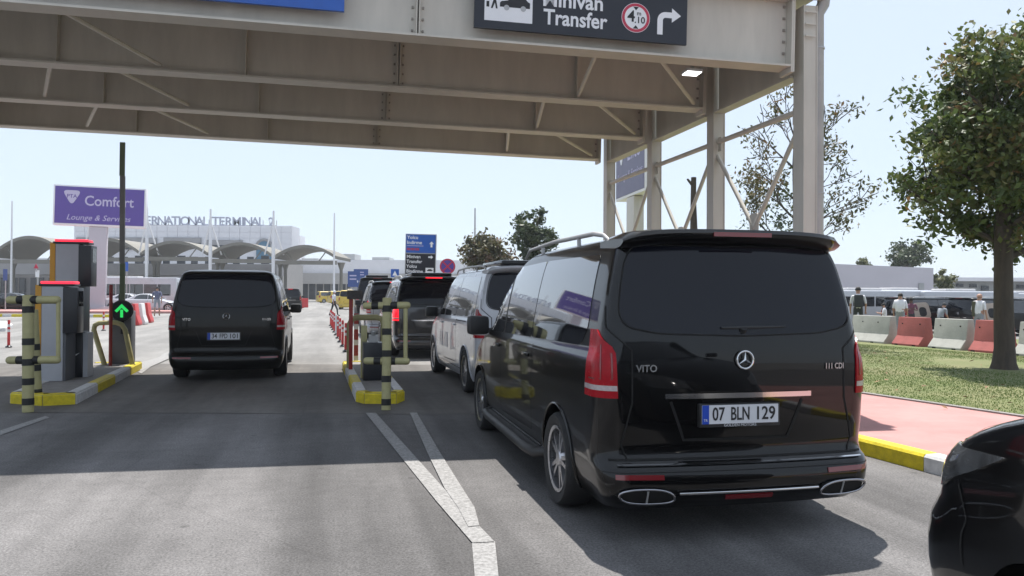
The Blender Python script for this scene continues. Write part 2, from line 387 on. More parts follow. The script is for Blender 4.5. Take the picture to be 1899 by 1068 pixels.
def patch(name, outl, q, off, material, parent, res=(.05,.05), depth=.012):
    us = [p[0] for p in outl]; vs = [p[1] for p in outl]; u0, u1, v0, v1 = min(us), max(us), min(vs), max(vs)
    nu = max(2, int((u1-u0)/res[0])+1); nv = max(2, int((v1-v0)/res[1])+1)
    bm = bmesh.new(); g = [[bm.verts.new((u0+(u1-u0)*i/nu, v0+(v1-v0)*j/nv, 0)) for j in range(nv+1)] for i in range(nu+1)]
    for i in range(nu):
        for j in range(nv): bm.faces.new((g[i][j], g[i+1][j], g[i+1][j+1], g[i][j+1]))
    area = sum(outl[i][0]*outl[(i+1) % len(outl)][1]-outl[(i+1) % len(outl)][0]*outl[i][1] for i in range(len(outl)))
    if area < 0: outl = outl[::-1]
    for i in range(len(outl)):
        a, b = outl[i], outl[(i+1) % len(outl)]; d = Vector((b[0]-a[0], b[1]-a[1], 0))
        if d.length < 1e-6: continue
        bmesh.ops.bisect_plane(bm, geom=bm.verts[:]+bm.edges[:]+bm.faces[:], dist=1e-6, plane_co=(a[0], a[1], 0), plane_no=(d.y, -d.x, 0), clear_outer=True)
    be = [e for e in bm.edges if e.is_boundary]
    r_ = bmesh.ops.extrude_edge_only(bm, edges=be)
    for v in r_['geom']:
        if isinstance(v, bmesh.types.BMVert): v.co.z = 1
    for v in bm.verts: v.co = q(v.co.x, v.co.y, off if v.co.z < .5 else -depth)[0]
    bmesh.ops.recalc_face_normals(bm, faces=bm.faces)
    me = bpy.data.meshes.new(name); bm.to_mesh(me); bm.free(); me.materials.append(material); me.shade_smooth(); me.set_sharp_from_angle(angle=R(50))
    o = bpy.data.objects.new(name, me); col.objects.link(o); o.parent = parent; return o
def ribbon(mb, pts, q, wd, off=.002, mi=0, step=.05, closed=False):
    if closed: pts = list(pts)+[pts[0]]
    P = []
    for i in range(len(pts)-1):
        a, b = pts[i], pts[i+1]; n = max(1, int(math.hypot(b[0]-a[0], b[1]-a[1])/step))
        for k in range(n): t = k/n; P.append((a[0]+(b[0]-a[0])*t, a[1]+(b[1]-a[1])*t))
    P.append(pts[-1]); X = [q(u, v, off) for u, v in P]; vs = []
    for i, (p, n) in enumerate(X):
        t = (X[min(i+1, len(X)-1)][0]-X[max(i-1, 0)][0]).normalized(); s_ = t.cross(n).normalized()*wd/2
        vs += [p-s_, p+s_]
    mb.add(vs, [(2*i, 2*i+1, 2*i+3, 2*i+2) for i in range(len(X)-1)], mi)
def gap(parent, pts, q, wd, off=.002, closed=False, name='panel_gap', m='seam'):
    k = MB(); ribbon(k, pts, q, wd, off, closed=closed); return k.build(name, M[m], parent)
def rounded(outl, r=.04, n=3):
    out = []; N_ = len(outl)
    for i in range(N_):
        p = Vector(outl[i]); a = Vector(outl[i-1]); b = Vector(outl[(i+1) % N_])
        da = (a-p); db = (b-p); ra = min(r, da.length*.45); rb = min(r, db.length*.45); A0 = p+da.normalized()*ra; B0 = p+db.normalized()*rb
        for k in range(n+1):
            t = k/n; q = A0*(1-t)**2 + p*2*t*(1-t) + B0*t*t; out.append((q.x, q.y))
    return out
def wheel(parent, x, y, R0, sg, spokes=10, rimmat='alloy', detail=True):
    w = bpy.data.objects.new('wheel', None); col.objects.link(w); w.parent = parent; w.location = (x, y, R0); w.empty_display_size = .2
    m = Matrix.Rotation(R(90)*sg, 4, 'Y')
    t = MB(); rr = R0*.70; hw = .115
    t.lathe([(rr, -hw*.8), (rr+.03, -hw*.95), (R0-.025, -hw), (R0-.006, -hw*.8), (R0, -hw*.5), (R0, hw*.5), (R0-.006, hw*.8), (R0-.025, hw), (rr+.03, hw*.95), (rr, hw*.8)], 36, 0, m, close=False)
    t.build('tyre', M['tyre'], w, smooth=40)
    r_ = MB(); z0 = hw*.72
    r_.lathe([(rr, -hw*.8), (rr-.01, z0*.2), (rr-.012, z0), (rr+.004, z0+.012), (rr+.004, z0+.02), (rr-.02, z0+.014)], 36, 0, m, close=False)
    r_.lathe([(rr-.015, -.02), (.02, -.02), (.0, -.02)], 24, 1, m, close=False)
    r_.lathe([(.001, z0+.01), (.05, z0+.008), (.065, z0-.01), (.07, z0-.05)], 20, 0, m, close=False)
    for k in range(spokes):
        a = 2*math.pi*(k+(.22 if k % 2 else -.22)*.9)/spokes; c, s_ = math.cos(a), math.sin(a)
        def fn(u, v, h): return m @ Vector((u*c-v*s_, u*s_+v*c, h))
        r_.prism([(.05, -.016), (rr-.01, -.012), (rr-.01, .012), (.05, .016)], z0-.035, z0, fn, 0)
    r_.build('rim', [M[rimmat], M['trim']], w, smooth=40)
    return w
def boolcut(vs, fs, cuts, name, material, parent, smooth=32):
    me = bpy.data.meshes.new(name); me.from_pydata(vs, [], fs); bm = bmesh.new(); bm.from_mesh(me); bmesh.ops.recalc_face_normals(bm, faces=bm.faces); bm.to_mesh(me); bm.free()
    o = bpy.data.objects.new(name, me); col.objects.link(o); me.materials.append(material)
    c = MB()
    for (y, z, r_, x0, x1) in cuts:
        mt = Matrix.Translation((0, y, z)) @ Matrix.Rotation(R(90), 4, 'Y')
        c.lathe([(r_, x0), (r_, x1)], 48, 0, mt)
    co = c.build('cutter', M['seam'])
    md = o.modifiers.new('b', 'BOOLEAN'); md.operation = 'DIFFERENCE'; md.object = co; md.solver = 'EXACT'
    dg = bpy.context.evaluated_depsgraph_get(); me2 = bpy.data.meshes.new_from_object(o.evaluated_get(dg)); me2.name = name
    o.modifiers.clear(); o.data = me2; bpy.data.meshes.remove(me); cm = co.data; bpy.data.objects.remove(co); bpy.data.meshes.remove(cm)
    me2.materials.clear(); me2.materials.append(material)
    me2.shade_smooth(); me2.set_sharp_from_angle(angle=R(smooth)); o.parent = parent; return o

def mpv_shell():
    W = ([.20,.30,.45,.80,1.02,1.10,1.16,1.30,1.60,1.80,1.87,1.91,1.93,1.94], [.88,.93,.958,.964,.960,.952,.928,.905,.845,.785,.745,.66,.50,.30])
    RR = ([.20,.26,.34,.46,.50,.56,.70,.90,1.10,1.28,1.60,1.82,1.88,1.92,1.94], [.10,.03,.0,.02,.08,.10,.085,.08,.085,.10,.155,.21,.26,.42,.9])
    FF = ([.20,.28,.50,.72,.85,.95,1.02,1.08,1.13,1.40,1.70,1.82,1.88,1.92,1.94], [5.0,5.10,5.14,5.10,5.00,4.86,4.66,4.48,4.30,3.85,3.36,3.12,2.9,2.6,2.2])
    zs = sorted(set([.20,.23,.26,.30,.34,.40,.45,.475,.49,.51,.54,.60,.68,.76,.84,.90,.95,.99,1.02,1.05,1.08,1.10,1.12,1.14,1.16,1.20,1.25,1.30,1.38,1.46,1.54,1.62,1.70,1.76,1.80,1.83,1.86,1.88,1.895,1.91,1.92,1.93,1.937,1.94]))
    return Shell(W, RR, FF, zs, ([.2,.5,1.2,1.7,1.94],[.16,.17,.13,.11,.10]), ([.2,.6,1.1,1.5,1.94],[.42,.45,.42,.22,.15]), .05, .22, .02)
MPV = mpv_shell()
def make_mpv(name, label, paint='black_paint', group=None, hero=False, lit=0, cat='van', plate='', rails=True, board=False, spoiler=True, chrome=True, badge=None, glass_rear='glass', rear_black=False, side_glass='glass_side', rim='alloy', taxi_sign=False, roofbox=False):
    t = empty(name, label=label, cat=cat, group=group); S = MPV; P = M[paint]
    ya, yf, RW = 1.045, 4.245, .335
    vs, fs = S.body()
    boolcut(vs, fs, [(ya, RW+.01, .385, .55, 1.3), (ya, RW+.01, .385, -1.3, -.55), (yf, RW+.01, .385, .55, 1.3), (yf, RW+.01, .385, -1.3, -.55)], 'body', P, t)
    b = MB()                                                       # underbody and inner arches
    b.box((-.80, .35, .24), (.80, 4.8, .60)); b.box((-.55, .3, .5), (.55, 4.7, .8))
    b.build('underbody', M['trim'], t)
    rear, front = S.rear(), S.front()
    # glazing
    gl = [(-.68,1.83),(.68,1.83),(.745,1.72),(.79,1.5),(.80,1.40),(.755,1.325),(.55,1.285),(0,1.27),(-.55,1.285),(-.755,1.325),(-.80,1.40),(-.79,1.5),(-.745,1.72)]
    rg = patch('rear_window', rounded(gl, .05, 2), rear, .004, M[glass_rear], t)
    gap(t, rounded([(u*1.012, z+(.006 if z > 1.5 else -.006)) for u, z in gl], .05, 2), rear, .010, .0055, closed=True)
    tg = [(-.80,1.86),(-.905,1.45),(-.90,1.32),(-.735,1.18),(-.735,.86),(-.80,.60),(-.76,.50),(.76,.50),(.80,.60),(.735,.86),(.735,1.18),(.90,1.32),(.905,1.45),(.80,1.86)]
    gap(t, tg[1:-1], rear, .011, .003)
    if rear_black: patch('tailgate_panel', [(-.80,1.86),(-.88,1.5),(-.88,1.3),(-.72,1.2),(.72,1.2),(.88,1.3),(.88,1.5),(.80,1.86)], rear, .002, M['black_paint'], t)
    for sg in (-1, 1):
        q = S.side(sg)
        o1 = [(.56,1.79),(.50,1.30),(.60,1.185),(1.93,1.165),(1.93,1.80)]
        o2 = [(1.95,1.80),(1.95,1.165),(3.02,1.15),(3.02,1.78)]
        o3 = [(3.09,1.77),(3.09,1.15),(3.95,1.135),(3.60,1.55),(3.36,1.73)]
        for o_ in (o1, o2, o3): patch('side_window', rounded(o_, .05, 3), q, .004, M[side_glass], t, (.12,.05))
        gap(t, [(3.05,1.80),(3.05,.40)], q, .010, .003); gap(t, [(1.80,1.12),(1.80,.42),(3.0,.40)], q, .010, .003)
        gap(t, [(.98,1.10),(1.80,1.10)], q, .016, .003)
        gap(t, [(3.95,1.08),(3.92,.45)], q, .010, .003)
        # tail lamps wrap round the corner
        L_ = [(sg*.835,1.16),(sg*.855,1.20),(sg*1.00,1.30),(sg*1.115,1.30),(sg*1.135,.885),(sg*.825,.885)]
        tl = patch('tail_light', L_, rear, .010, M['red_lit' if lit == 2 else 'red_lens'], t, (.03,.05))
        patch('lens_stripe', [(sg*.831,.962),(sg*1.128,.962),(sg*1.13,.930),(sg*.829,.930)], rear, .013, M['clear_lens'], tl, (.03,.05), .002)
        if hero:
            k = MB(); ribbon(k, [(sg*.86,1.16),(sg*.86,1.0)], rear, .010, .0125); ribbon(k, [(sg*.93,1.21),(sg*.93,1.0),(sg*1.06,1.0)], rear, .010, .0125)
            k.build('lens_rib', M['redref'], tl)
        if lit == 1 and sg < 0: patch('brake_lamp', [(sg*.98,1.27),(sg*1.10,1.27),(sg*1.10,1.17),(sg*.98,1.17)], rear, .013, M['red_lit'], tl, (.03,.05), .002)
        patch('reflector', [(sg*.56,.425),(sg*.86,.43),(sg*.86,.40),(sg*.56,.395)], rear, .006, M['redref'], t, (.03,.05))
        # mirror
        m_ = MB(); m_.box((-.115,-.06,-.10), (.115,.075,.10)); mo = m_.build('mirror', M['trim' if paint != 'taxi' else 'taxi'], t, bevel=.045); mo.location = (sg*1.055, 3.82, 1.19); mo.rotation_euler = (0, 0, -sg*R(8))
        m_ = MB(); m_.box((min(0, sg*.2), -.02, -.03), (max(0, sg*.2), .03, .02)); m2 = m_.build('mirror_arm', M['trim'], t); m2.location = (sg*.86, 3.82, 1.14)
        k = MB(); k.box((-.012,-.10,-.014), (.012,.10,.014))
        for yy in (1.97, 3.20): h = k.build('door_handle', P, t, bevel=.006); h.location = (sg*.975, yy, 1.02)
        wheel(t, sg*.855, ya, RW, sg, 10, rim); wheel(t, sg*.855, yf, RW, sg, 10, rim)
        # arch lip
        for yc in (ya, yf):
            al = MB()
            pts = [q(yc+.388*math.cos(a), RW+.01+.388*math.sin(a), .004)[0] for a in [R(-20+220*i/20) for i in range(21)] if RW+.01+.388*math.sin(a) > .21]
            al.tube(pts, .011, 6); al.build('arch_lip', P, t, smooth=60)
        if board:
            k = MB(); k.tube([(sg*.90,1.50,.29),(sg*.985,1.58,.275),(sg*1.0,1.8,.27),(sg*1.0,3.5,.27),(sg*.985,3.72,.275),(sg*.90,3.80,.29)], .042, 10)
            k.box((min(sg*.86,sg*.99), 1.62, .285), (max(sg*.86,sg*.99), 3.68, .312)); k.build('running_board', M['trim'], t, smooth=50)
        k = MB(); ribbon(k, [(1.46,.335),(3.82,.335)], q, .022, .004); k.build('sill_strip', M['chrome' if chrome else 'trim'], t)
        if rails:
            k = MB(); zr = 1.945
            k.tube([(sg*.70,.62,1.885),(sg*.705,.75,zr-.01),(sg*.71,.95,zr+.015),(sg*.72,2.0,zr+.022),(sg*.71,2.9,zr),(sg*.70,3.12,1.87)], [.010,.016,.018,.018,.016,.010], 8)
            for yy in (1.3, 2.4): k.tube([(sg*.71, yy, 1.86), (sg*.715, yy, zr+.01)], .016, 6)
            k.build('roof_rail', M['galv'], t, smooth=60)
        patch('headlight', [(sg*.42,.86),(sg*.48,.96),(sg*1.0,1.0),(sg*1.02,.86),(sg*.75,.78)], front, .006, M['glass_light'], t)
    patch('windscreen', [(-.80,1.17),(-.72,1.74),(.72,1.74),(.80,1.17)], front, .004, M['glass_side'], t, (.08,.08))
    g = MB(); g.box((-.40, 5.10, .58), (.40, 5.13, .80)); g.build('grille', M['chrome'], t)
    if spoiler:
        k = MB(); n = 24; vs = []; prof = [(.115,1.895),(.10,1.915),(.12,1.94),(.30,1.955),(.55,1.945),(.55,1.88),(.24,1.85),(.16,1.865)]
        for i in range(n+1):
            u = -1+2*i/n; x = u*.765; dz = -.040*abs(u)**5 - .010*u*u; dy = .05*abs(u)**3+.05*abs(u)**14; sc = 1.0+.15*abs(u)**4-.55*abs(u)**30
            for (y, z) in prof: vs.append((x, y+dy, 1.90+(z-1.90)*sc+dz))
        m_ = len(prof); fs = [tuple(range(m_)), tuple(n*m_+j for j in range(m_-1, -1, -1))]
        for i in range(n):
            for j in range(m_): j2 = (j+1) % m_; fs.append((i*m_+j, i*m_+j2, (i+1)*m_+j2, (i+1)*m_+j))
        k.add(vs, fs); sp = k.build('roof_spoiler', M['black_paint'] if hero or rear_black else P, t, smooth=45)
        k = MB(); k.box((-.20, .097, 1.893), (.20, .12, 1.920), 0); k.build('brake_strip', M['red_lit'] if lit else M['redref'], sp)
    # bumper line, chrome and plate
    if chrome:
        k = MB(); ribbon(k, [(-.84,.475),(.84,.475)], rear, .013, .012); k.build('bumper_strip', M['chrome'], t)
    gap(t, [(-.88,.505),(.88,.505)], rear, .014, .006, name='bumper_gap'); gap(t, [(-.95,.44),(.95,.44)], rear, .004, .004, name='bumper_gap')
    k = MB(); ribbon(k, [(-.49,.86),(-.40,.62),(.31,.62),(.41,.86)], rear, .018, .004); k.build('plate_recess', M['seam'], t)
    ch = MB()
    if chrome:
        for i in range(20):
            pass
        ribbon(ch, [(-.53,.895),(.47,.895)], rear, .032, .016); ch.build('tailgate_handle', M['chrome'], t)
    for sg in (-1, 1):
        if hero:                                                    # exhaust trims
            cx, cz, hw_, hh = sg*.665, .302, .165, .042
            pts = []
            for i in range(25):
                a = 2*math.pi*i/24; px_, pz_ = math.copysign(abs(math.cos(a))**.75, math.cos(a))*hw_, math.copysign(abs(math.sin(a))**.8, math.sin(a))*hh
                pts.append(rear(cx+px_+ .03*pz_/hh*sg, cz+pz_, .020)[0])
            k = MB(); k.tube(pts, .008, 8, cap=False); tr = k.build('exhaust_trim', M['dull_chrome'], t, smooth=60)
            pc = [(cx+math.copysign(abs(math.cos(a))**.75, math.cos(a))*hw_*.97, cz+math.copysign(abs(math.sin(a))**.8, math.sin(a))*hh*.95) for a in [2*math.pi*i/20 for i in range(20)]]
            patch('exhaust_mouth', pc, rear, .012, M['seam'], tr, (.06,.03))
            k = MB(); k.tube([rear(cx, cz-hh, .018)[0], rear(cx, cz+hh, .018)[0]], .006, 6); k.build('exhaust_divider', M['galv'], tr)
    if hero:
        k = MB(); k.tube([rear(-.47+.94*i/14, .318, .020)[0] for i in range(15)], .008, 6); k.build('diffuser_strip', M['chrome'], t, smooth=60)
        patch('lower_reflector', [(-.16,.29),(.16,.29),(.16,.265),(-.16,.265)], rear, .010, M['redref'], t)
    # emblem
    e = MB(); ey = rear(0, 1.115, .018)[0]; mt = Matrix.Translation(ey) @ Matrix.Rotation(R(90), 4, 'X')
    rr_ = .055
    e.tube([mt @ Vector((rr_*math.cos(a), rr_*math.sin(a), 0)) for a in [2*math.pi*i/32 for i in range(33)]], .0062, 6, cap=False)
    for i in range(3):
        a = R(90+120*i); c_, s2 = math.cos(a), math.sin(a)
        e.add([mt @ Vector((rr_*c_, rr_*s2, .004)), mt @ Vector((-.009*s2, .009*c_, .004)), mt @ Vector((0, 0, .012)), mt @ Vector((.009*s2, -.009*c_, .004)), mt @ Vector((-.004*c_, -.004*s2, -.004))],
              [(0,1,2), (0,2,3), (0,4,1), (0,3,4)])
    e.build('star_emblem', M['chrome'], t, smooth=40)
    if plate:
        py = rear(0, .775, .022)[0].y; k = MB(); k.box((-.315, py-.004, .70), (.235, py+.03, .845)); fr = k.build('plate_frame', M['trim'], t, bevel=.004)
        k = MB(); k.box((-.30, py-.010, .722), (.22, py-.005, .838)); pl = k.build('number_plate', M['plate'], t)
        k = MB(); k.box((-.30, py-.0125, .722), (-.255, py-.010, .838)); k.build('plate_band', M['plate_blue'], pl)
        gw = plate.split(' '); tot = sum(len(g_) for g_ in gw)+.8*(len(gw)-1); cx = -.235
        for g_ in gw:
            ww = .43*len(g_)/tot; text(g_, .115, M['ink'], pl, upr(cx+ww/2, py-.0115, .779), 'plate_number', .0012, .012, width=ww*.93); cx += ww+.43*.8/tot
        if hero:
            text('TR', .022, M['plate'], pl, upr(-.278, py-.0135, .745), 'country_code', .0008)
            text('GOLDEN MOTORS', .024, M['plate'], fr, upr(-.04, py-.0055, .711), 'dealer_text', .0008, width=.22)
    if badge:
        b0 = rear(-.645, 1.065, .008)[0]; b1 = rear(.655, 1.065, .008)[0]
        th = .07
        text(badge[0], .062, M['chrome'], t, upr(b0.x, b0.y, b0.z, -th), 'badge', .004, .02, width=.135)
        text(badge[1], .052, M['chrome'], t, upr(b1.x, b1.y, b1.z, th), 'badge', .004, .02, width=.135)
    if hero:
        k = MB(); k.tube([rear(-.15, 1.315, .012)[0], rear(.10, 1.318, .014)[0], rear(.30, 1.322, .012)[0]], [.008, .010, .005], 6); k.tube([rear(.0, 1.29, 0)[0], rear(0, 1.31, .02)[0]], .02, 8)
        k.build('rear_wiper', M['trim'], t, smooth=50)
    if roofbox:
        k = MB(); k.box((-.5, .5, 1.95), (.5, 1.9, 2.04)); k.build('roof_pod', M['black_paint'], t, bevel=.04)
    if taxi_sign:
        k = MB(); k.box((-.22, 2.7, 1.95), (.22, 2.85, 2.08)); k.build('taxi_lamp', M['sign_white'], t, bevel=.02)
    return t
def place(o, x, y, head, z=0, sc=None):
    o.location = (x, y, z); o.rotation_euler = (0, 0, -R(head))
    if sc: o.scale = sc
    return o

def sedan_shell(K=1.0):
    W = ([.16,.26,.45,.70,.86,.93,.98,1.15,1.34,1.40,1.43,1.44], [.80,.87,.905,.905,.885,.86,.80,.73,.64,.55,.38,.2])
    RR = ([.16,.26,.45,.70,.90,.98,1.03,1.20,1.36,1.42,1.44], [.15,.03,.0,.03,.06,.20,.42,.78,1.15,1.45,1.8])
    FF = ([.16,.24,.36,.48,.56,.66,.76,.83,.88,.93,.98,1.15,1.36,1.42,1.44], [4.42,4.5,4.53,4.51,4.42,4.30,4.10,3.86,3.62,3.38,3.16,2.86,2.40,2.15,1.95])
    zs = [.16,.20,.24,.30,.36,.43,.50,.57,.63,.68,.72,.76,.79,.81,.83,.85,.87,.89,.91,.93,.955,.98,1.0,1.03,1.08,1.14,1.2,1.27,1.32,1.36,1.39,1.41,1.425,1.435,1.44]
    W = ([z*K for z in W[0]], W[1]); RR = ([z*K for z in RR[0]], RR[1]); FF = ([z*K for z in FF[0]], FF[1]); zs = [z*K for z in zs]
    return Shell(W, RR, FF, zs, ([.2,1.44],[.25,.2]), ([.2,.7,.95,1.44],[.42,.50,.30,.2]), .08, .16, .03)
CAR = sedan_shell()
def make_car(name, label, paint, group=None, hero=False, cat='car', K=1.0):
    def patch(nm, outl, *a, **kw): return globals()['patch'](nm, [(u, v*K) for u, v in outl], *a, **kw)
    def gap(pa, outl, *a, **kw): return globals()['gap'](pa, [(u, v*K) for u, v in outl], *a, **kw)
    def ribbon(mb, outl, *a, **kw): return globals()['ribbon'](mb, [(u, v*K) for u, v in outl], *a, **kw)
    t = empty(name, label=label, cat=cat, group=group); S = CAR if K == 1.0 else sedan_shell(K); P = M[paint]; ya, yf, RW = .85, (3.62 if K == 1 else 3.30), .32
    vs, fs = S.body(); boolcut(vs, fs, [(y, RW+.01, RW+.05, a, b) for y in (ya, yf) for a, b in ((.5, 1.2), (-1.2, -.5))], 'body', P, t)
    b = MB(); b.box((-.72, .3, .2), (.72, 4.2, .5)); b.build('underbody', M['trim'], t)
    front, rear = S.front(), S.rear()
    for sg in (-1, 1):
        q = S.side(sg)
        patch('side_window', rounded([(1.05,1.02),(2.05,1.0),(2.05,1.37),(1.5,1.37),(1.22,1.25)], .03), q, .004, M['glass_side'], t, (.1,.05))
        patch('side_window', rounded([(2.1,1.0),(3.05,1.0),(2.55,1.34),(2.1,1.37)], .03), q, .004, M['glass_side'], t, (.1,.05))
        gap(t, [(2.08,.98),(2.08,.30)], q, .010, .003); gap(t, [(3.12,.93),(3.08,.40)], q, .010, .003)
        patch('headlight', rounded([(sg*.50,.585),(sg*.52,.66),(sg*.85,.735),(sg*1.28,.76),(sg*1.22,.70),(sg*1.0,.60),(sg*.80,.585)], .03), front, .008, M['glass_light'], t, (.03,.03))
        gap(t, [(sg*1.16,.64),(sg*1.30,.55),(sg*1.36,.42)], front, .010, .004)
        gap(t, [(sg*.80,.925),(sg*.84,.86),(sg*.86,.80),(sg*.84,.745),(sg*.6,.715),(0,.705)], front, .012, .004)
        patch('tail_light', [(sg*.45,.70),(sg*.45,.82),(sg*.95,.84),(sg*.95,.72)], rear, .006, M['red_lens'], t)
        m_ = MB(); m_.box((-.10,-.05,-.07), (.10,.06,.07)); mo = m_.build('mirror', P, t, bevel=.03); mo.location = (sg*.93, 2.95, 1.03*K)
        wheel(t, sg*.80, ya, RW, sg); wheel(t, sg*.80, yf, RW, sg)
    patch('windscreen', [(-.66,1.0),(-.55,1.33),(.55,1.33),(.66,1.0)], front, .004, M['glass_side'], t, (.08,.06))
    patch('rear_window', [(-.6,1.05),(-.5,1.33),(.5,1.33),(.6,1.05)], rear, .004, M['glass'], t, (.08,.06))
    patch('grille', [(-.42,.36),(-.46,.55),(.46,.55),(.42,.36)], front, .004, M['trim'], t)
    return t

# ------------------------------------------------------------------ ground, roads, lawn
def sheet(name, pts, z, material, kind='structure', z0=None, parent=None):
    mb = MB()
    if z0 is None: mb.add([(p[0], p[1], z) for p in pts], [tuple(range(len(pts)))])
    else: mb.prism([(p[0], p[1]) for p in pts], z0, z, lambda u, v, w: Vector((u, v, w)))
    o = mb.build(name, material, parent)
    if kind and not parent: o['kind'] = kind
    return o
UV = Vector((-math.sin(R(13.7)), math.cos(R(13.7)), 0)); RV = Vector((math.cos(R(13.7)), math.sin(R(13.7)), 0))
sheet('ground', [(-1500,-60),(1500,-60),(1500,2500),(-1500,2500)], -.012, M['far_pave'])
sheet('asphalt_road', [(-40,-20),(30,-20),(30,10.0),(-40,9.7)], 0, M['asphalt'])
sheet('concrete_apron', [(-40,9.7),(8,9.95),(6,17.0),(-42,16.2)], -.004, M['slab'])
mb = MB(); mb.add([(-40,9.66,.0035),(7,9.91,.0035),(7,9.945,.0035),(-40,9.695,.0035)], [(0,1,2,3)]); mb.build('pavement_joint', M['black_band'])['kind'] = 'structure'
# right footway: kerb line, paving, lawn
kd = Vector((-.30, .954, 0)).normalized(); k0 = G(1712, 842, .15); kn = Vector((kd.y, -kd.x, 0))
k0 = Vector((k0.x, k0.y, 0))
pave = empty('footway', label='pink paved footway behind the yellow and white kerb', kind='structure')
gA, gB = G(1607, 731, .15), G(1860, 768, .15); gd = (gA-gB).normalized()
pts = [k0-kd*12+kn*.16, k0+kd*30+kn*.16, gB+gd*26, gB-gd*9]
mb = MB(); mb.prism([(p.x, p.y) for p in pts], -.05, .145, lambda u, v, w: Vector((u, v, w))); mb.build('paving', M['pink'], pave)
mb = MB(); e0, e1 = gB-gd*9, gB+gd*26; gn = Vector((gd.y, -gd.x, 0))
mb.prism([(p.x, p.y) for p in (e0, e1, e1+gn*.09, e0+gn*.09)], -.05, .165, lambda u, v, w: Vector((u, v, w))); mb.build('edging', M['concrete'], pave)
for i in range(-9, 26):
    a = k0+kd*(i*1.02-.0); b = a+kd*1.012; mb = MB()
    m4 = [(a, 0), (b, 0)]
    prof = [(0,-.05),(0,.125),(.02,.15),(.16,.15),(.16,-.05)]
    vs = [p+kn*u+Vector((0,0,z)) for p in (a, b) for u, z in prof]; n = 5
    mb.add(vs, [tuple(range(n)), tuple(range(2*n-1, n-1, -1))]+[(j, n+j, n+(j+1) % n, (j+1) % n) for j in range(n)])
    mb.build('kerb_stone', M['yellow'] if i % 2 == 0 else M['white_kerb'], pave)
mb = MB(); mb.prism([(p.x, p.y) for p in (e0+gn*.09, e1+gn*.09, e1+gn*9, Vector((14.2, 30, 0)), Vector((26, 6, 0)), e0+gn*12)], -.05, .150, lambda u, v, w: Vector((u, v, w)))
lawn = mb.build('lawn', M['soil']); lawn['kind'] = 'structure'
def grass():
    n = 170000; V = []; 
    d = np.random.rand(n)**1.0*16-2; l = np.random.rand(n)*9+.1
    P = np.array([(gB.x, gB.y)])+np.outer(d, (gd.x, gd.y))+np.outer(l, (gn.x, gn.y))
    patchn = (np.sin(P[:,0]*1.3+2)*np.sin(P[:,1]*.9)+np.sin(P[:,0]*3.1+P[:,1]*2.2)*.5)
    keep = (patchn+np.random.randn(n)*.9 > -.9) & ~((P[:,0] > 12.3) & (P[:,1] > 21)); P = P[keep]; patchn = patchn[keep]; n = len(P)
    tr_ = np.hypot(P[:,0]-9.7, (P[:,1]-15.6)*.6); keep = (tr_ > .9+.5*np.random.rand(n)); P = P[keep]; patchn = patchn[keep]-.9*np.exp(-tr_[keep]**2/9); n = len(P)
    h = .010+.018*np.random.rand(n); a = np.random.rand(n)*6.28; w = .004+.004*np.random.rand(n)
    dx, dy = np.cos(a)*w, np.sin(a)*w; lean = (np.random.rand(n, 2)-.5)*.03
    v0 = np.c_[P[:,0]-dx, P[:,1]-dy, np.full(n, .148)]; v1 = np.c_[P[:,0]+dx, P[:,1]+dy, np.full(n, .148)]; v2 = np.c_[P+lean, .148+h]
    V = np.stack([v0, v1, v2], 1).reshape(-1, 3); Fc = np.arange(3*n).reshape(-1, 3)
    tint = np.repeat(np.clip(.35-patchn*.16+np.random.randn(n)*.09, 0, 1), 3)
    o = mesh_np('grass', V, Fc, M['grass_blades'], None, tint); tag(o, 'short patchy green and straw coloured grass on the lawn', 'grass', kind='stuff')
    mb = MB()
    for i in range(130):
        c = gB+gd*random.uniform(-2, 13)+gn*random.uniform(-.3, 7); s_ = random.uniform(.03, .07); a = random.uniform(0, 6.3)
        ux, uy = Vector((math.cos(a), math.sin(a), random.uniform(-.2,.4)))*s_, Vector((-math.sin(a), math.cos(a), random.uniform(-.3,.3)))*s_*.5
        c.z = .175; mb.add([c-ux, c-uy*.9+Vector((0,0,.012)), c+ux, c+uy], [(0,1,2),(0,2,3)])
    tag(mb.build('fallen_leaves', M['dry_leaf']), 'dry brown leaves scattered on the lawn', 'leaves', kind='stuff')
grass()
# painted lines
def line(name, pts, z=.006, m='line', label=None):
    o = sheet(name, [G(*p) for p in pts], z, M[m]); return o
def strip(Lp, Rp, z):
    mb = MB(); n = len(Lp); mb.add([tuple(G(*p)[:2])+(z,) for p in Lp]+[tuple(G(*p)[:2])+(z,) for p in Rp], [(i, i+1, n+i+1, n+i) for i in range(n-1)])
    o = mb.build('lane_line', M['line']); o['kind'] = 'structure'
strip([(875,1007),(880,1065),(884,1130)], [(918,1005),(924,1065),(930,1130)], .006)
strip([(678,767),(741,846),(809,931),(876,1009)], [(697,767),(768,846),(836,922),(917,1007)], .010)
strip([(760,767),(793,843),(825,909),(850,945),(868,980)], [(773,767),(817,843),(858,909),(880,944),(889,978)], .014)
line('lane_line', [(0,808),(0,799),(84,772),(92,775)])
line('lane_line', [(262,693),(256,690),(305,655),(318,652)], .004)
line('lane_line', [(262,688),(256,684),(262,672),(322,655),(330,658)], .007)
line('lane_line', [(120,656),(0,668),(0,672),(120,660)], .004) if False else None
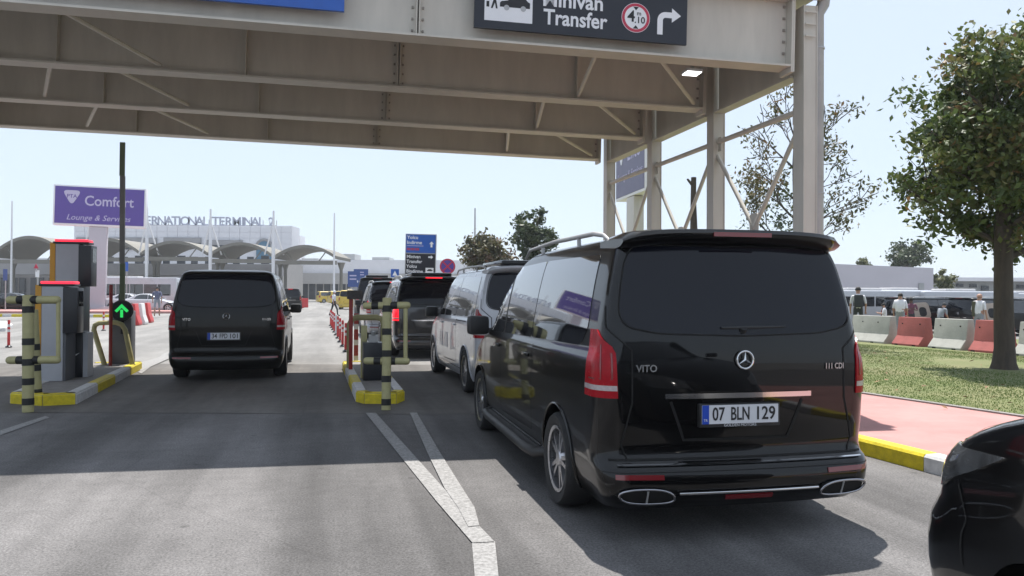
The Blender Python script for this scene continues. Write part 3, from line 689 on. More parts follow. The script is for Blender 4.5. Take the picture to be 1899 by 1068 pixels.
# white line across, far lanes
# ------------------------------------------------------------------ gantry
EB = Vector((-math.sin(R(80)), -math.cos(R(80)), 0)); C5 = Vector((3.80, 10.45, 0)); DC = Vector((-.2366, .9716, 0))*2.45
ZB, WEB, SL, TL = 4.57, .86, .020, 12.6
def bframe(i):
    o = C5+DC*i; X = Vector((-EB.x, -EB.y, -SL)).normalized(); Y = Vector((0,0,1)).cross(X).normalized(); Z = X.cross(Y)
    m = Matrix((X, Y, Z)).transposed().to_4x4(); m.translation = Vector((o.x, o.y, ZB)); return m
def on_beam(i, px, py, off=0.0):          # local (x, z) on the web plane of beam i
    m = bframe(i).inverted(); o = m @ Vector((0, 0, CAMH)); d = m.to_3x3() @ ray(px, py); t = (off-o.y)/d.y; p = o+d*t; return p.x, p.z
gan = empty('toll_gantry', label='cream steel gantry roof over the barrier lanes on slim columns', cat='gantry')
stx = [on_beam(1, px, 100)[0] for px in (110, 458, 740, 1069)]
# stiffeners: two plain pairs plus a bolted splice
STF = [(stx[0], 0), (stx[1], 0), (stx[2], 1), (stx[3], 0), (stx[0]-2.6, 0)]
for i in range(4):
    m = bframe(i); mb = MB(); fw = .15; ft = .028
    mb.box((-TL, -.006, 0), (-.17, .006, WEB), 0, m)
    mb.box((-TL, -fw, -ft), (-.17, fw, 0), 0, m); mb.box((-TL, -fw, WEB), (-.17, fw, WEB+ft), 0, m)
    bm_ = mb.build('main_beam', M['steel'], gan, bevel=0)
    for x, sp in STF:
        k = MB()
        if sp:
            for dx in (-.022, .012): k.box((x+dx, -.11, .003), (x+dx+.012, -.006, WEB-.003), 0, m)
            k.build('splice_plate', M['steel'], bm_)
            b = MB()
            for zz in np.linspace(.07, WEB-.07, 6):
                for sg in (-1, 1): b.box((x+sg*.065-.012, -.022, zz-.012), (x+sg*.065+.012, -.0062, zz+.016), 0, m)
            b.build('bolts', M['bolt'], bm_)['kind'] = 'stuff'
        elif i > 0 or x < -30:
            k.box((x-.007, -.12, .003), (x+.007, -.006, WEB-.003), 0, m); k.build('stiffener', M['steel'], bm_)
    # end plates and bolts at the column
    k = MB(); k.box((-.168, -.15, -.10), (-.145, .15, WEB+.02), 0, m); k.box((-.142, -.15, -.10), (-.120, .15, WEB+.02), 0, m)
    k.build('end_plate', M['steel'], bm_)
    b = MB()
    for zz in np.linspace(.02, WEB-.06, 6): b.box((-.225, -.022, zz-.016), (-.19, -.0062, zz+.016), 0, m)
    b.build('bolts', M['bolt'], bm_)['kind'] = 'stuff'
# columns: H sections with web parallel to the beams
mb = MB(); hw = .15
for w0, w1, a0, a1 in ((-.16, .16, -hw, -hw+.016), (-.16, .16, hw-.016, hw), (-.005, .005, -hw+.016, hw-.016)): pass
def column(o, top, ang):
    k = MB(); m = Matrix.Translation(o) @ Matrix.Rotation(ang, 4, 'Z')
    k.box((-.10,-.13,0), (-.086,.13,top), 0, m); k.box((.086,-.13,0), (.10,.13,top), 0, m); k.box((-.086,-.118,0), (.086,-.102,top-.001), 0, m); k.box((-.086,.102,0),(.086,.118,top-.001),0,m)
    c = k.build('column', M['steel'], gan)
    b = MB(); b.box((-.22,-.22,0), (.22,.22,.18), 0, m); b.build('column_base', M['concrete'], c)
    return c
AB = math.atan2(-EB.y, -EB.x)
for i in range(4):
    c = C5+DC*i; column(c-EB*.125, ZB+WEB-.05, AB)
    c2 = c+EB*(TL+.12); column(c2, ZB+WEB+.15, AB)
# side beams along the column line, mid tubes and V bracing
AD = math.atan2(DC.y, DC.x)
for side, t0 in ((0, 0.0), (1, TL+.02)):
    zt = ZB + SL*t0
    for i in range(3):
        sh_ = EB*(.10 if side else -.10); a = C5+DC*i+EB*t0+sh_; b = C5+DC*(i+1)+EB*t0+sh_; L_ = (b-a).length
        m = Matrix.Translation(a) @ Matrix.Rotation(AD, 4, 'Z')
        k = MB(); k.box((.155, -.006, -.06), (L_-.155, .006, WEB-.06), 0, m); k.box((.155, -.10, -.085), (L_-.155, .10, -.0605), 0, m)
        for v in k.v[:]: pass
        k.v = [(x, y, z+zt) for x, y, z in k.v]; k.build('side_beam', M['steel'], gan)
        z1, z2 = 4.02, 2.55
        A1, B1 = a+Vector((0,0,z1)), b+Vector((0,0,z1)); mid = (a+b)/2+Vector((0,0,z2))
        k = MB(); k.tube([A1+(B1-A1)*.06, B1-(B1-A1)*.06], .040, 10); k.build('strut_tube', M['steel'], gan, smooth=60)
        k = MB(); k.tube([A1+(mid-A1)*.08-Vector((0,0,.10)), mid-Vector((0,0,.02))], .033, 10); k.build('diagonal_brace', M['steel'], gan, smooth=60)
        k = MB(); k.tube([B1+(mid-B1)*.08-Vector((0,0,.10)), mid-Vector((0,0,.02))], .033, 10); k.build('diagonal_brace', M['steel'], gan, smooth=60)
        k = MB(); mm = Matrix.Translation((mid.x, mid.y, mid.z)) @ Matrix.Rotation(AD, 4, 'Z'); k.prism([(-.10,-.12),(.10,-.12),(.14,.16),(.07,.20),(-.07,.20),(-.14,.16)], -.008, .008, lambda u, v, w: mm @ Vector((u, w, v))); k.build('gusset_plate', M['steel'], gan)
        for q in (a, b):
            sgn = 1 if q is a else -1; k = MB(); mm = Matrix.Translation((q.x, q.y, z1)) @ Matrix.Rotation(AD, 4, 'Z'); k.box((sgn*.14 if sgn > 0 else -.24, -.008, -.16), (.24 if sgn > 0 else -.14, .008, .07), 0, mm); k.build('gusset_plate', M['steel'], gan)
# plan bracing between the bottoms of neighbouring beams
def bpt(i, px, py): x, z = on_beam(i, px, py); return bframe(i) @ Vector((x, 0, .06))
xr = [on_beam(1, px, 150)[0] for px in (1069, 1280)]
xm = on_beam(0, 1172, 85)[0]
for i in range(3):
    for xa, xb in ((xm-.42, xr[0]), (xm+.42, xr[1]), (xr[0]*0-9.6+.42-.0, -8.45), (-9.6-.42, -10.75)):
        p = bframe(i) @ Vector((xa, .16, .05)); q = bframe(i+1) @ Vector((xb, -.16, .05)); k = MB(); k.tube([p, q], .030, 6); k.build('plan_brace', M['steel'], gan)
# roof sheet, gutter, downpipe
m = bframe(0); d3 = m.inverted().to_3x3() @ (DC*3)
k = MB(); k.prism([(-TL-.5, -.30), (.28, -.30), (.28+d3.x, d3.y+.75), (-TL-.5+d3.x, d3.y+.75)], WEB+.10, WEB+.15, lambda u, v, w: m @ Vector((u, v, w))); k.build('roof_sheet', M['roofdeck'], gan)
k = MB(); k.box((-TL-.3, -.24, WEB+.031), (.30, -.10, WEB+.20), 0, m); k.build('gutter', M['steel'], gan, bevel=.008)
for i in range(1, 8):
    yy = d3.y*i/8; k = MB(); dx = d3.x*i/8; k.box((-TL+dx, yy-.03, WEB+.0305), (dx, yy+.03, WEB+.098), 0, m); k.build('purlin', M['steel'], gan)
k = MB(); pc = C5+RV*.305+Vector((0, -.02, 0)); k.tube([pc+Vector((0,0,.15)), pc+Vector((0,0,5.30)), pc+Vector((.05,-.06,5.42)), pc+Vector((.06,-.08,5.55))], .082, 16); dp = k.build('downpipe', M['galv'], gan, smooth=50)
k = MB()
for zz in (1.2, 2.9, 4.85): k.lathe([(.094, zz-.012), (.094, zz+.012)], 16, 0, Matrix.Translation((pc.x, pc.y, 0)))
k.build('pipe_clamp', M['galv'], dp)
# ladder rungs between column and pipe top
k = MB()
for zz in (5.28, 5.12, 4.96): k.box((.02, -.17, zz-ZB-.01), (.17, -.152, zz-ZB+.012), 0, m)
k.build('cover_slat', M['steel'], gan)
# plate that closes the fascia end
# fascia signs
def beam_sign(name, x0, x1, z0, z1, material, label):
    r = empty(name, label=label, cat='sign'); r.matrix_world = bframe(0); 
    k = MB(); k.box((x0, -.20, z0), (x1, -.155, z1)); k.build('board', material, r)
    k = MB()
    for x in (x0+.3, x1-.3): k.box((x-.03, -.1548, z0+.06), (x+.03, -.007, z0+.12))
    k.build('bracket', M['galv'], r); return r
def L0(px, py): return on_beam(0, px, py, -.20)
x0, zb0 = L0(879, 45); x1, zb1 = L0(1273, 88); zb = (zb0+zb1)/2
print('SIGN', x0, x1, zb0, zb1)
sg_ = beam_sign('lane_sign', x0, x1, zb, zb+1.0, M['sign_black'], 'black overhead sign reading Minivan Transfer with red 4.10 height limit circle and bent arrow')
def st(body, px, py, size, width=None, m_='sign_white', bold=.02, **kw):
    x, z = L0(px, py); return text(body, size, M[m_], sg_, upr(x, -.2015, z), 'sign_text', .0015, bold, width=width, **kw)
kx = (x1-x0)/(1273-879)
hcap = 27*kx/.70
st('Transfer', 1067, 37, hcap, 118*kx); st('Minivan', 1063, 3, hcap, 110*kx)
def disc(parent, x, z, y, r0, r1, material, name, n=40):
    k = MB(); vs = []
    for i in range(n):
        a = 2*math.pi*i/n; vs += [(x+r0*math.cos(a), y, z+r0*math.sin(a)), (x+r1*math.cos(a), y, z+r1*math.sin(a))] if r0 > 0 else [(x+r1*math.cos(a), y, z+r1*math.sin(a))]
    if r0 > 0: k.add(vs, [(2*i, 2*i+1, (2*i+3) % (2*n), (2*i+2) % (2*n)) for i in range(n)])
    else: k.add(vs, [tuple(range(n))])
    return k.build(name, material, parent)
cx, cz = L0(1179, 33); r0 = 27*kx
disc(sg_, cx, cz, -.2020, 0, r0, M['sign_white'], 'limit_disc'); disc(sg_, cx, cz, -.2035, r0*.78, r0*.97, M['sign_red'], 'limit_ring')
text('4', r0*1.05, M['ink'], sg_, upr(cx-r0*.32, -.2045, cz+r0*.05), 'limit_text', .0012, .02)
text('.10', r0*.62, M['ink'], sg_, upr(cx+r0*.28, -.2045, cz-r0*.16), 'limit_text', .0012, .015)
text('m', r0*.42, M['ink'], sg_, upr(cx+r0*.22, -.2045, cz+r0*.30), 'limit_text', .0012, .01)
k = MB()
for s_ in (1, -1): k.add([(cx-r0*.2, -.2045, cz+s_*r0*.74), (cx+r0*.2, -.2045, cz+s_*r0*.74), (cx, -.2045, cz+s_*r0*.5)], [(0,1,2)])
k.build('limit_marker', M['ink'], sg_)
ax, az = L0(1239, 40)
def arrow_turn(parent, x, z, u, y, m_):       # bent arrow: up then right; u = unit
    w = .24*u; k = MB(); P = []; 
    outer = [(-.85, -1), (-.85, .0)]; 
    pts = [(-.62, -1.0), (-.62, .05)] + [(-.62+.42-.42*math.cos(a), .05+.42*math.sin(a)) for a in np.linspace(0, math.pi/2, 7)[1:]] + [(.30, .47)]
    vs = []
    for i, (a, b) in enumerate(pts):
        p0 = Vector(pts[max(i-1, 0)]); p1 = Vector(pts[min(i+1, len(pts)-1)]); t = (p1-p0).normalized(); n = Vector((-t.y, t.x))*.21
        vs += [(x+(a+n.x)*u, y, z+(b+n.y)*u), (x+(a-n.x)*u, y, z+(b-n.y)*u)]
    k.add(vs, [(2*i, 2*i+1, 2*i+3, 2*i+2) for i in range(len(pts)-1)])
    k.add([(x+.28*u, y, z+1.0*u), (x+.98*u, y, z+.47*u), (x+.28*u, y, z-.06*u)], [(0,1,2)]); return k.build('turn_arrow', m_, parent)
arrow_turn(sg_, ax, az, 25*kx, -.2022, M['sign_white'])
# pictogram: white panel with a car and a walking figure
px0, pz0 = L0(898, 35); px1, pz1 = L0(987, 38)
k = MB(); k.box((px0, -.2015, pz0-.01), (px1, -.2002, pz0+.55)); pic = k.build('pictogram_panel', M['sign_white'], sg_, bevel=0)
k = MB(); bx, bz = L0(927, 12); u = kx
prof = [(0,0),(0,7),(3,10),(14,12),(24,21),(42,21),(50,12),(54,10),(54,0)]
k.prism([(bx+a*u, bz+b*u) for a, b in prof], -.2035, -.2020, lambda a, b, w: Vector((a, w, b)))
k.build('car_symbol', M['ink'], pic)
k = MB()
for a in (12, 42): k.prism([(bx+(a+5*math.cos(t))*u, bz+(-1+5*math.sin(t))*u) for t in np.linspace(0, 6.28, 13)[:-1]], -.2042, -.2037, lambda a, b, w: Vector((a, w, b)))
k.build('wheel_symbol', M['galv'], pic)
k = MB()
for q in ([(-16,-4),(-13,-4),(-9,6),(-7,-4),(-4,-4),(-7,12),(-6,20),(-12,20),(-12,10)], [(-14,23),(-8,23),(-8,29),(-14,29)], [(-24,-2),(-19,-2),(-19,8),(-24,8)]):
    k.prism([(bx+a*u, bz+b*u) for a, b in q], -.2035, -.2020, lambda a, b, w: Vector((a, w, b)))
k.build('walker_symbol', M['ink'], pic)
xb1, zq = L0(638, 21)
bs = beam_sign('direction_sign', xb1-3.6, xb1, zq, zq+1.0, M['sign_blue'], 'plain blue overhead board cut by the top edge left of the black sign')
# small lamp under the front beam
lx, lz = on_beam(0, 1292, 104, .18)
r = empty('gantry_lamp', label='small white lit lamp panel tucked under the gantry near the right columns', cat='lamp'); r.matrix_world = bframe(0)
k = MB(); k.box((lx-.11, .22, -.075), (lx+.11, .44, -.04)); k.build('lamp_housing', M['galv'], r); k = MB(); k.box((lx-.10, .235, -.085), (lx+.10, .425, -.076)); k.build('lamp_diffuser', M['lamp'], r)
k = MB(); k.box((lx-.02,.30,-.0395),(lx+.02,.34,.3)); k.build('lamp_bracket', M['galv'], r)

# ------------------------------------------------------------------ islands
def island(name, label, outer, inner, stones, height=.15):
    r = empty(name, label=label, cat='traffic island')
    core = outer+inner[::-1]; c = sum((Vector((p.x, p.y)) for p in core), Vector((0, 0)))/len(core)
    k = MB(); k.prism([(p.x, p.y) for p in core], -.02, height-.012, lambda a, b, w: Vector((a, b, w))); k.build('island_slab', M['concrete'], r)
    for (a, b, mname) in stones:
        d = (b-a).normalized(); n = Vector((-d.y, d.x, 0)); 
        if (Vector((c.x, c.y, 0))-a).dot(n) < 0: n = -n
        a2, b2 = a+d*.004, b-d*.004; prof = [(-.012,-.02),(-.012,height-.03),(.012,height),(.13,height),(.13,-.02)]
        vs = [p+n*u+Vector((0,0,z)) for p in (a2, b2) for u, z in prof]; m_ = 5; k = MB()
        k.add(vs, [tuple(range(m_)), tuple(range(2*m_-1, m_-1, -1))]+[(j, m_+j, m_+(j+1) % m_, (j+1) % m_) for j in range(m_)])
        k.build('kerb_stone', M[mname], r)
    return r
# left island
n0 = G(80, 752); e = G(140, 749); far = G(262, 684); dl = (far-e); q1 = e+dl*.28; 
nl = G(79, 752); ll = nl-RV*.18
li = [nl, e]; pts = [e+dl*t for t in (.0, .25, .5, .76, 1.0)]
farL = far - RV*.95
island('ticket_island', 'raised island with yellow and white kerb carrying the ticket machines', [nl]+pts, [nl-RV*.5+UV*.35, farL],
       [(nl, e, 'yellow'), (pts[0], pts[1], 'white_kerb'), (pts[1], pts[2], 'yellow'), (pts[2], pts[3], 'white_kerb'), (pts[3], pts[4], 'yellow'), (nl-RV*.5+UV*.35, nl, 'yellow'), (farL, nl-RV*.5+UV*.35, 'white_kerb'), (far, farL, 'yellow')])
# right island
a0 = G(661, 744); a1 = G(676, 748); a2 = G(735, 748); a3 = G(749, 742); b0 = G(636, 683)
dd = b0-a0; sidep = [a0+dd*t for t in (0, .22, .45, .72, 1)]; rb = b0+RV*.72; a4 = a3+UV*.0
sr = [a3+(rb-a3)*t for t in (0,.33,.66,1)]
island('barrier_island', 'short island with rounded yellow nose between the two lanes', sidep[::-1]+[a1, a2], [rb, a3],
       [(a0, a1, 'yellow'), (a1, a2, 'yellow'), (a2, a3, 'yellow'), (sidep[0], sidep[1], 'white_kerb'), (sidep[1], sidep[2], 'yellow'), (sidep[2], sidep[3], 'white_kerb'), (sidep[3], sidep[4], 'yellow'), (sr[0], sr[1], 'white_kerb'), (sr[1], sr[2], 'yellow'), (sr[2], sr[3], 'white_kerb'), (b0, rb, 'yellow')])

def ticket_machine(name, label, px, py, H, w=.34, d=.62):
    p = G(px, py); r = empty(name, (p.x, p.y, .14), R(13.7), label, 'ticket machine', 'ticket machines on the left island')
    # local: front faces -Y (towards camera), driver side faces +X
    k = MB(); k.box((-w/2+.035, 0, 0), (w/2, d, H-.14-.05)); k.build('cabinet', [M['cab_grey']], r, bevel=.012)
    k = MB(); k.box((-w/2-.05, -.004, 0), (-w/2+.034, d*.98, H-.14-.03)); k.build('orange_edge', M['orange'], r, bevel=.006)
    k = MB(); k.box((w/2+.001, .03, .0), (w/2+.03, d-.02, H-.20)); k.build('driver_panel', M['cab_side'], r, bevel=.004)
    h1 = H-.14
    k = MB(); k.box((w/2-.005, -.01, h1-.78), (w/2+.20, .34, h1-.07)); con = k.build('console', M['black'], r, bevel=.012)
    k = MB(); k.box((w/2+.201, .05, h1-.36), (w/2+.206, .29, h1-.12)); k.build('screen', M['glass'], con)
    k = MB(); k.box((w/2+.031, .38, h1-.55), (w/2+.10, .56, h1-.10)); k.build('keypad', M['cab_grey'], r, bevel=.006)
    k = MB(); k.box((w/2+.101, .42, h1-.34), (w/2+.104, .52, h1-.16)); k.build('ticket_slot', M['seam'], r)
    k = MB(); k.box((-w/2+.0, -.02, h1-.048), (w/2+.16, .30, h1-.012)); k.build('lamp_base', M['black'], r, bevel=.006)
    k = MB(); k.box((-w/2+.03, -.03, h1-.010), (w/2+.15, .29, h1+.028)); k.build('led_strip', M['red_led'], r, bevel=.010)
    return r
ticket_machine('ticket_machine', 'short grey ticket machine with orange edge and red light on top, nearer the camera', 93, 724, 1.66)
ticket_machine('ticket_machine', 'tall grey ticket machine with orange edge and red light, rising behind the short one', 120, 706, 2.40, .40, .60)
# dark cabinet next to it
p = G(136, 716); r = empty('control_cabinet', (p.x, p.y, .14), R(13.7), 'low dark cabinet with a white swoosh mark beside the ticket machines', 'cabinet')
k = MB(); k.box((-.10, 0, 0), (.13, .35, .74)); k.build('cabinet_body', M['black'], r, bevel=.01); k = MB(); k.box((.132, .02, 0), (.20, .34, .72)); k.build('side_plate', M['cab_grey'], r)
k = MB(); k.add([(-.05,-.002,.36),(.0,-.002,.32),(.03,-.002,.35),(.09,-.002,.40),(.03,-.002,.375),(-.01,-.002,.36)], [(0,1,2,5),(2,3,4,5)]); k.build('swoosh_mark', M['sign_white'], r)

def banded_post(parent, a, b, rad, bands, name='post', n=14):
    a, b = Vector(a), Vector(b); k = MB(); d = (b-a); 
    k.tube([a, a+d*.995, b], [rad, rad, rad*.8], n); o = k.build(name, M['cream_yel'], parent, smooth=50)
    for t in bands:
        k = MB(); k.tube([a+d*(t-.5*.085/d.length), a+d*(t+.5*.085/d.length)], rad+.0035, n, cap=True); k.build('black_band', M['black_band'], o, smooth=50)
    return o
def capsule(a, b, rad, parent, name='crossbar', bands=()):
    a, b = Vector(a), Vector(b); d = (b-a).normalized(); k = MB(); L_ = (b-a).length
    ts = [0, .006, .02, .045, L_-.045, L_-.02, L_-.006, L_]; rs = [.35, .65, .9, 1, 1, .9, .65, .35]
    k.tube([a+d*t for t in ts], [rad*x for x in rs], 12); o = k.build(name, M['cream_yel'], parent, smooth=60)
    for t in bands: k = MB(); k.tube([a+d*(t*L_-.045), a+d*(t*L_+.045)], rad+.003, 12); k.build('black_band', M['black_band'], o, smooth=50)
    return o
# left guard frame
Y0 = G(51, 763).y
r = empty('guard_post', label='dull yellow and black banded guard post frame in front of the ticket machines', cat='bollard')
b = G(52, 764); top = A(52.5, 547, Y0)
banded_post(r, b, top, .067, [.09, .26, .425, .60, .875])
b2 = G(70, 748)+Vector((0,0,.0)); t2 = A(62, 574, b2.y)
banded_post(r, b2, t2, .058, [.12, .38, .60])
capsule(A(12, 556, Y0), A(112, 556, Y0), .050, r, bands=(.28, .52)); capsule(A(12, 668, Y0), A(112, 667, Y0), .050, r, bands=(.27, .55))
k = MB(); k.tube([A(108, 556, Y0), A(108, 667, Y0)], .026, 8); k.build('side_tube', M['cream_yel'], r, smooth=60)
# right guard frame
Y1 = G(716, 758).y
r = empty('guard_post', label='dull yellow and black banded guard post frame at the nose of the right island', cat='bollard')
banded_post(r, G(716, 760), A(718, 552, Y1), .060, [.07, .275, .50, .695, .90])
capsule(A(673, 567, Y1), A(761, 566, Y1), .047, r, bands=(.26, .66)); capsule(A(674, 669, Y1), A(760, 670, Y1), .047, r, bands=(.30, .62))
k = MB(); k.tube([A(752, 566, Y1), A(752, 670, Y1)], .028, 8); k.build('side_tube', M['cream_yel'], r, smooth=60)
# box on right island
p = G(690, 722); r = empty('barrier_cabinet', (p.x, p.y, .14), R(13.7), 'low black cabinet with grey top fitting behind the right guard post', 'cabinet')
k = MB(); k.box((-.14, 0, 0), (.17, .36, .60)); k.build('cabinet_body', M['black'], r, bevel=.01)
k = MB(); k.box((-.05, .08, .602), (.10, .2, .72)); k.tube([(.02,.1,.72),(.02,.08,.78)], .035, 8); k.build('card_reader', M['galv'], r, bevel=0)
k = MB(); k.box((-.16, .38, 0), (-.06, .48, .86)); k.build('yellow_backpost', M['cream_yel'], r, bevel=.008)
def hoop(name, label, pl, pr, topy, rad=.04, lean=0):
    a, b = pl, pr; h = topy; k = MB(); m_ = .12
    d = (b-a).normalized(); la = a-d*lean; lb = b+d*lean
    k.tube([la, a+Vector((0,0,h-.12)), a+d*.04+Vector((0,0,h-.03)), a+d*m_+Vector((0,0,h)), b-d*m_+Vector((0,0,h)), b-d*.04+Vector((0,0,h-.03)), b+Vector((0,0,h-.12)), lb], rad, 10)
    return tag(k.build(name, M['cream_yel'], None, smooth=60), label, 'guard rail')
pa = G(648, 697); pb = pa+RV*.62; pa.z = pb.z = .1
hoop('guard_hoop', 'dull yellow tubular hoop round the boom post on the right island', pa, pb, .98, .055)
pa = G(190, 690); pb = G(243, 690); pa.z = pb.z = .1
k = MB(); Yh = pa.y
k.tube([A(196, 684, Yh), A(174, 612, Yh), A(176, 603, Yh), A(184, 599, Yh), A(215, 598, Yh), A(226, 602, Yh), A(232, 611, Yh), A(246, 678, Yh)], .047, 10); tag(k.build('guard_hoop', M['cream_yel'], None, smooth=60), 'dull yellow leaning tubular hoop round the boom cabinet on the left island', 'guard rail')
# boom cabinet with raised boom, left
p = G(222, 688); r = empty('boom_barrier', (p.x, p.y, .14), R(13.7), 'boom barrier cabinet with orange edge and its dark boom raised upright', 'barrier')
k = MB(); k.box((-.14, 0, 0), (.20, .36, 1.02)); k.build('cabinet_body', M['cab_side'], r, bevel=.015)
k = MB(); k.box((-.19, -.005, 0), (-.142, .35, 1.05)); k.build('orange_edge', M['orange'], r, bevel=.006)
k = MB(); k.box((-.05, .06, .95), (.06, .14, 1.35)); k.build('boom_clamp', M['black'], r, bevel=.008)
Yb = p.y+.08
def boomseg(y0_, y1_, m_, nm='boom_section'):
    a = A(227.5, y0_, Yb)-Vector((p.x, p.y, .14)); b = A(226.5, y1_, Yb)-Vector((p.x, p.y, .14)); rot = Matrix.Rotation(-R(13.7), 3, 'Z'); a = rot @ a; b = rot @ b
    k = MB(); k.prism([(-.046, -.022), (.046, -.022), (.046, .022), (-.046, .022)], 0, 1, lambda u, v, w: a.lerp(b, w)+Vector((u, v, 0))); k.build(nm, M[m_], r)
boomseg(264, 326, 'boom'); boomseg(326.5, 488, 'boom2'); boomseg(488.5, 560, 'boom')
k = MB(); k.box((-.05, .10, .9), (.05, .14, 1.3)); 
# green arrow signal
c = A(226, 576, Yb-.2)
r = empty('signal_lamp', (c.x, c.y, c.z), R(13.7), 'round black signal lamp showing a green upward arrow', 'signal')
k = MB(); k.lathe([(.19, -.10), (.205, -.03), (.205, .0), (.185, .012), (.18, .0)], 32, 0, Matrix.Rotation(R(90), 4, 'X')); k.build('lamp_housing', M['black'], r, smooth=40)
k = MB(); k.box((-.03, .05, -.45), (.03, .10, -.15)); k.build('stalk', M['black'], r)
for i in range(5):
    pass
k = MB(); pt = [(0,.13),(.125,.0),(.085,-.035),(.028,.02),(.028,-.13),(-.028,-.13),(-.028,.02),(-.085,-.035),(-.125,.0)]
q = [(0,.13),(.125,.0),(.085,-.035),(0,.055),(-.085,-.035),(-.125,.0)]
k.add([(u, -.016, v) for u, v in q], [(0,1,2,3),(0,3,4,5)]); k.add([(-.026,-.0165,.02),(.026,-.0165,.02),(.026,-.0165,-.13),(-.026,-.0165,-.13)], [(0,1,2,3)]); k.build('green_arrow', M['green_led'], r)
# red upright bars beside booms
p = G(208, 692); k = MB(); a = A(206, 528, p.y); k.tube([Vector((a.x, p.y, .14)), a], .032, 8); tag(k.build('red_bar', M['red_dark']), 'slim red upright bar beside the left boom cabinet', 'post')
p = G(650, 700); r = empty('boom_post', (p.x, p.y, 0), R(13.7), 'tall red post with a grey camera box on top on the right island', 'post')
k = MB(); k.box((-.035, -.03, .1), (.035, .03, 1.50)); k.build('red_post', M['red_dark'], r, bevel=.006)
k = MB(); k.box((-.07, -.08, 1.42), (.20, .14, 1.58)); k.build('camera_box', M['bark_grey'], r, bevel=.012)
k = MB()
p2 = G(660, 680); r = empty('striped_bar', (p2.x, p2.y, 0), R(13.7), 'lower red and white striped bar behind the red post', 'barrier')
for i in range(9):
    k = MB(); k.box((-.045, -.02, .12+i*.11), (.045, .02, .12+(i+1)*.11-.002)); k.build('stripe', M['red_dark' if i % 3 else 'white_plastic'], r)
# concrete jersey barriers
def jersey(name, label, c, ang, L_, material):
    k = MB(); prof = [(-.33,0),(-.33,.06),(-.155,.28),(-.09,.80),(.09,.80),(.155,.28),(.33,.06),(.33,0)]
    k.prism(prof, -L_/2, L_/2, lambda u, v, w: Vector((w, u, v)))
    o = k.build(name, material, None, bevel=.012); o.location = c; o.rotation_euler = (0, 0, ang); tag(o, label, 'barrier', 'concrete barriers along the far edge of the lawn')
    for u in (-.33, .33):
        h = MB(); h.box((u-.06, -.336, .0), (u+.06, -.329, .045)); h.build('lifting_slot', M['seam'], o); h = MB(); h.box((u-.02, -.122, .60), (u+.02, -.10, .635)); h.build('bolt_hole', M['seam'], o)
    pass
    return o
ja = G(1600, 630); ang = None
xs = [(1572,1641),(1656,1706),(1723,1784),(1798,1858),(1880,1945)]
labs = ['white concrete barrier right beside the big black van', 'red concrete barrier in front of the man in the white shirt', 'white concrete barrier between the two red ones', 'red concrete barrier just left of the large tree trunk', 'white concrete barrier to the right of the large tree trunk']
for j, (xa, xb) in enumerate(xs):
    f = lambda x: 631+(x-1590)*.088
    a = G(xa, f(xa)+2, .15); bq = G(xb, f(xb)+2, .15); d = bq-a; an = math.atan2(d.y, d.x)
    n = Vector((-math.sin(an), math.cos(an), 0)); c = (a+bq)/2+n*.28; c.z = .14
    jersey('jersey_barrier', labs[j], c, an, d.length, M['jersey_red'] if j % 2 else M['jersey_white'])
# delineator posts between the lanes
def delineator(loc, label, group, H=.75, mname='red_plastic'):
    r = empty('delineator_post', loc, 0, label, 'delineator', group)
    k = MB(); k.lathe([(.085, 0), (.085, .025), (.05, .04), (.038, .06)], 12); k.build('base', M['black' if mname != 'white_plastic' else 'trim'], r, smooth=50)
    k = MB(); k.tube([(0,0,.05), (0,0,H-.02), (0,0,H)], [.036,.034,.024], 12); s_ = k.build('post', M[mname], r, smooth=50)
    if mname != 'white_plastic':
        for z in (.42, .56): k = MB(); k.tube([(0,0,z), (0,0,z+.07)], .0365, 12); k.build('reflective_band', M['white_plastic'], s_, smooth=50)
    return r
pa, pb = G(641, 652), G(613, 604)
names = ['nearest red lane delineator just left of the red post', 'second red lane delineator from the near end of the row', 'third red lane delineator from the near end of the row', 'fourth red lane delineator from the near end of the row', 'white post standing within the row of red delineators', 'fifth red lane delineator counted from the near end', 'sixth red lane delineator counted from the near end', 'second farthest red delineator of the row behind the red post', 'farthest red delineator at the walking man\'s feet']
for i in range(9):
    t = i/8; p = pa.lerp(pb, t); delineator((p.x, p.y, 0), names[i], 'red delineators between the lanes', mname='white_plastic' if i == 4 else 'red_plastic')
for (px, py, lb) in ((16, 644, 'red delineator alone at the left edge near the guard post'), (163, 617, 'left red delineator behind the ticket machines'), (192, 613, 'right red delineator behind the ticket machines')):
    p = G(px, py); delineator((p.x, p.y, 0), lb, 'red delineators left of the island')
def water_barrier(c, ang, label, m_):
    k = MB(); prof = [(-.25,0),(-.25,.12),(-.14,.45),(-.07,1.0),(.07,1.0),(.14,.45),(.25,.12),(.25,0)]
    k.prism(prof, -.42, .42, lambda u, v, w: Vector((w, u, v))); o = k.build('water_barrier', M[m_], None, bevel=.03); o.location = c; o.rotation_euler = (0, 0, ang); tag(o, label, 'barrier', 'plastic water filled barriers'); return o
for (px, py, m_, lb) in ((250, 603, 'red_plastic', 'red plastic barrier block nearest the green arrow lamp'), (262, 601, 'white_plastic', 'white plastic barrier block between two red ones'), (273, 598, 'red_plastic', 'red plastic barrier block nearest the walking woman'), ):
    c = G(px, py); water_barrier(c, R(105), lb, m_)
for (px, py, lb) in ((277, 572, 'red plastic block in front of the parked silver car'), (556, 571, 'left of two red blocks beside the far black van'), (564, 570, 'right of two red blocks beside the far black van')):
    c = G(px, py); water_barrier(c, R(20), lb, 'red_plastic')
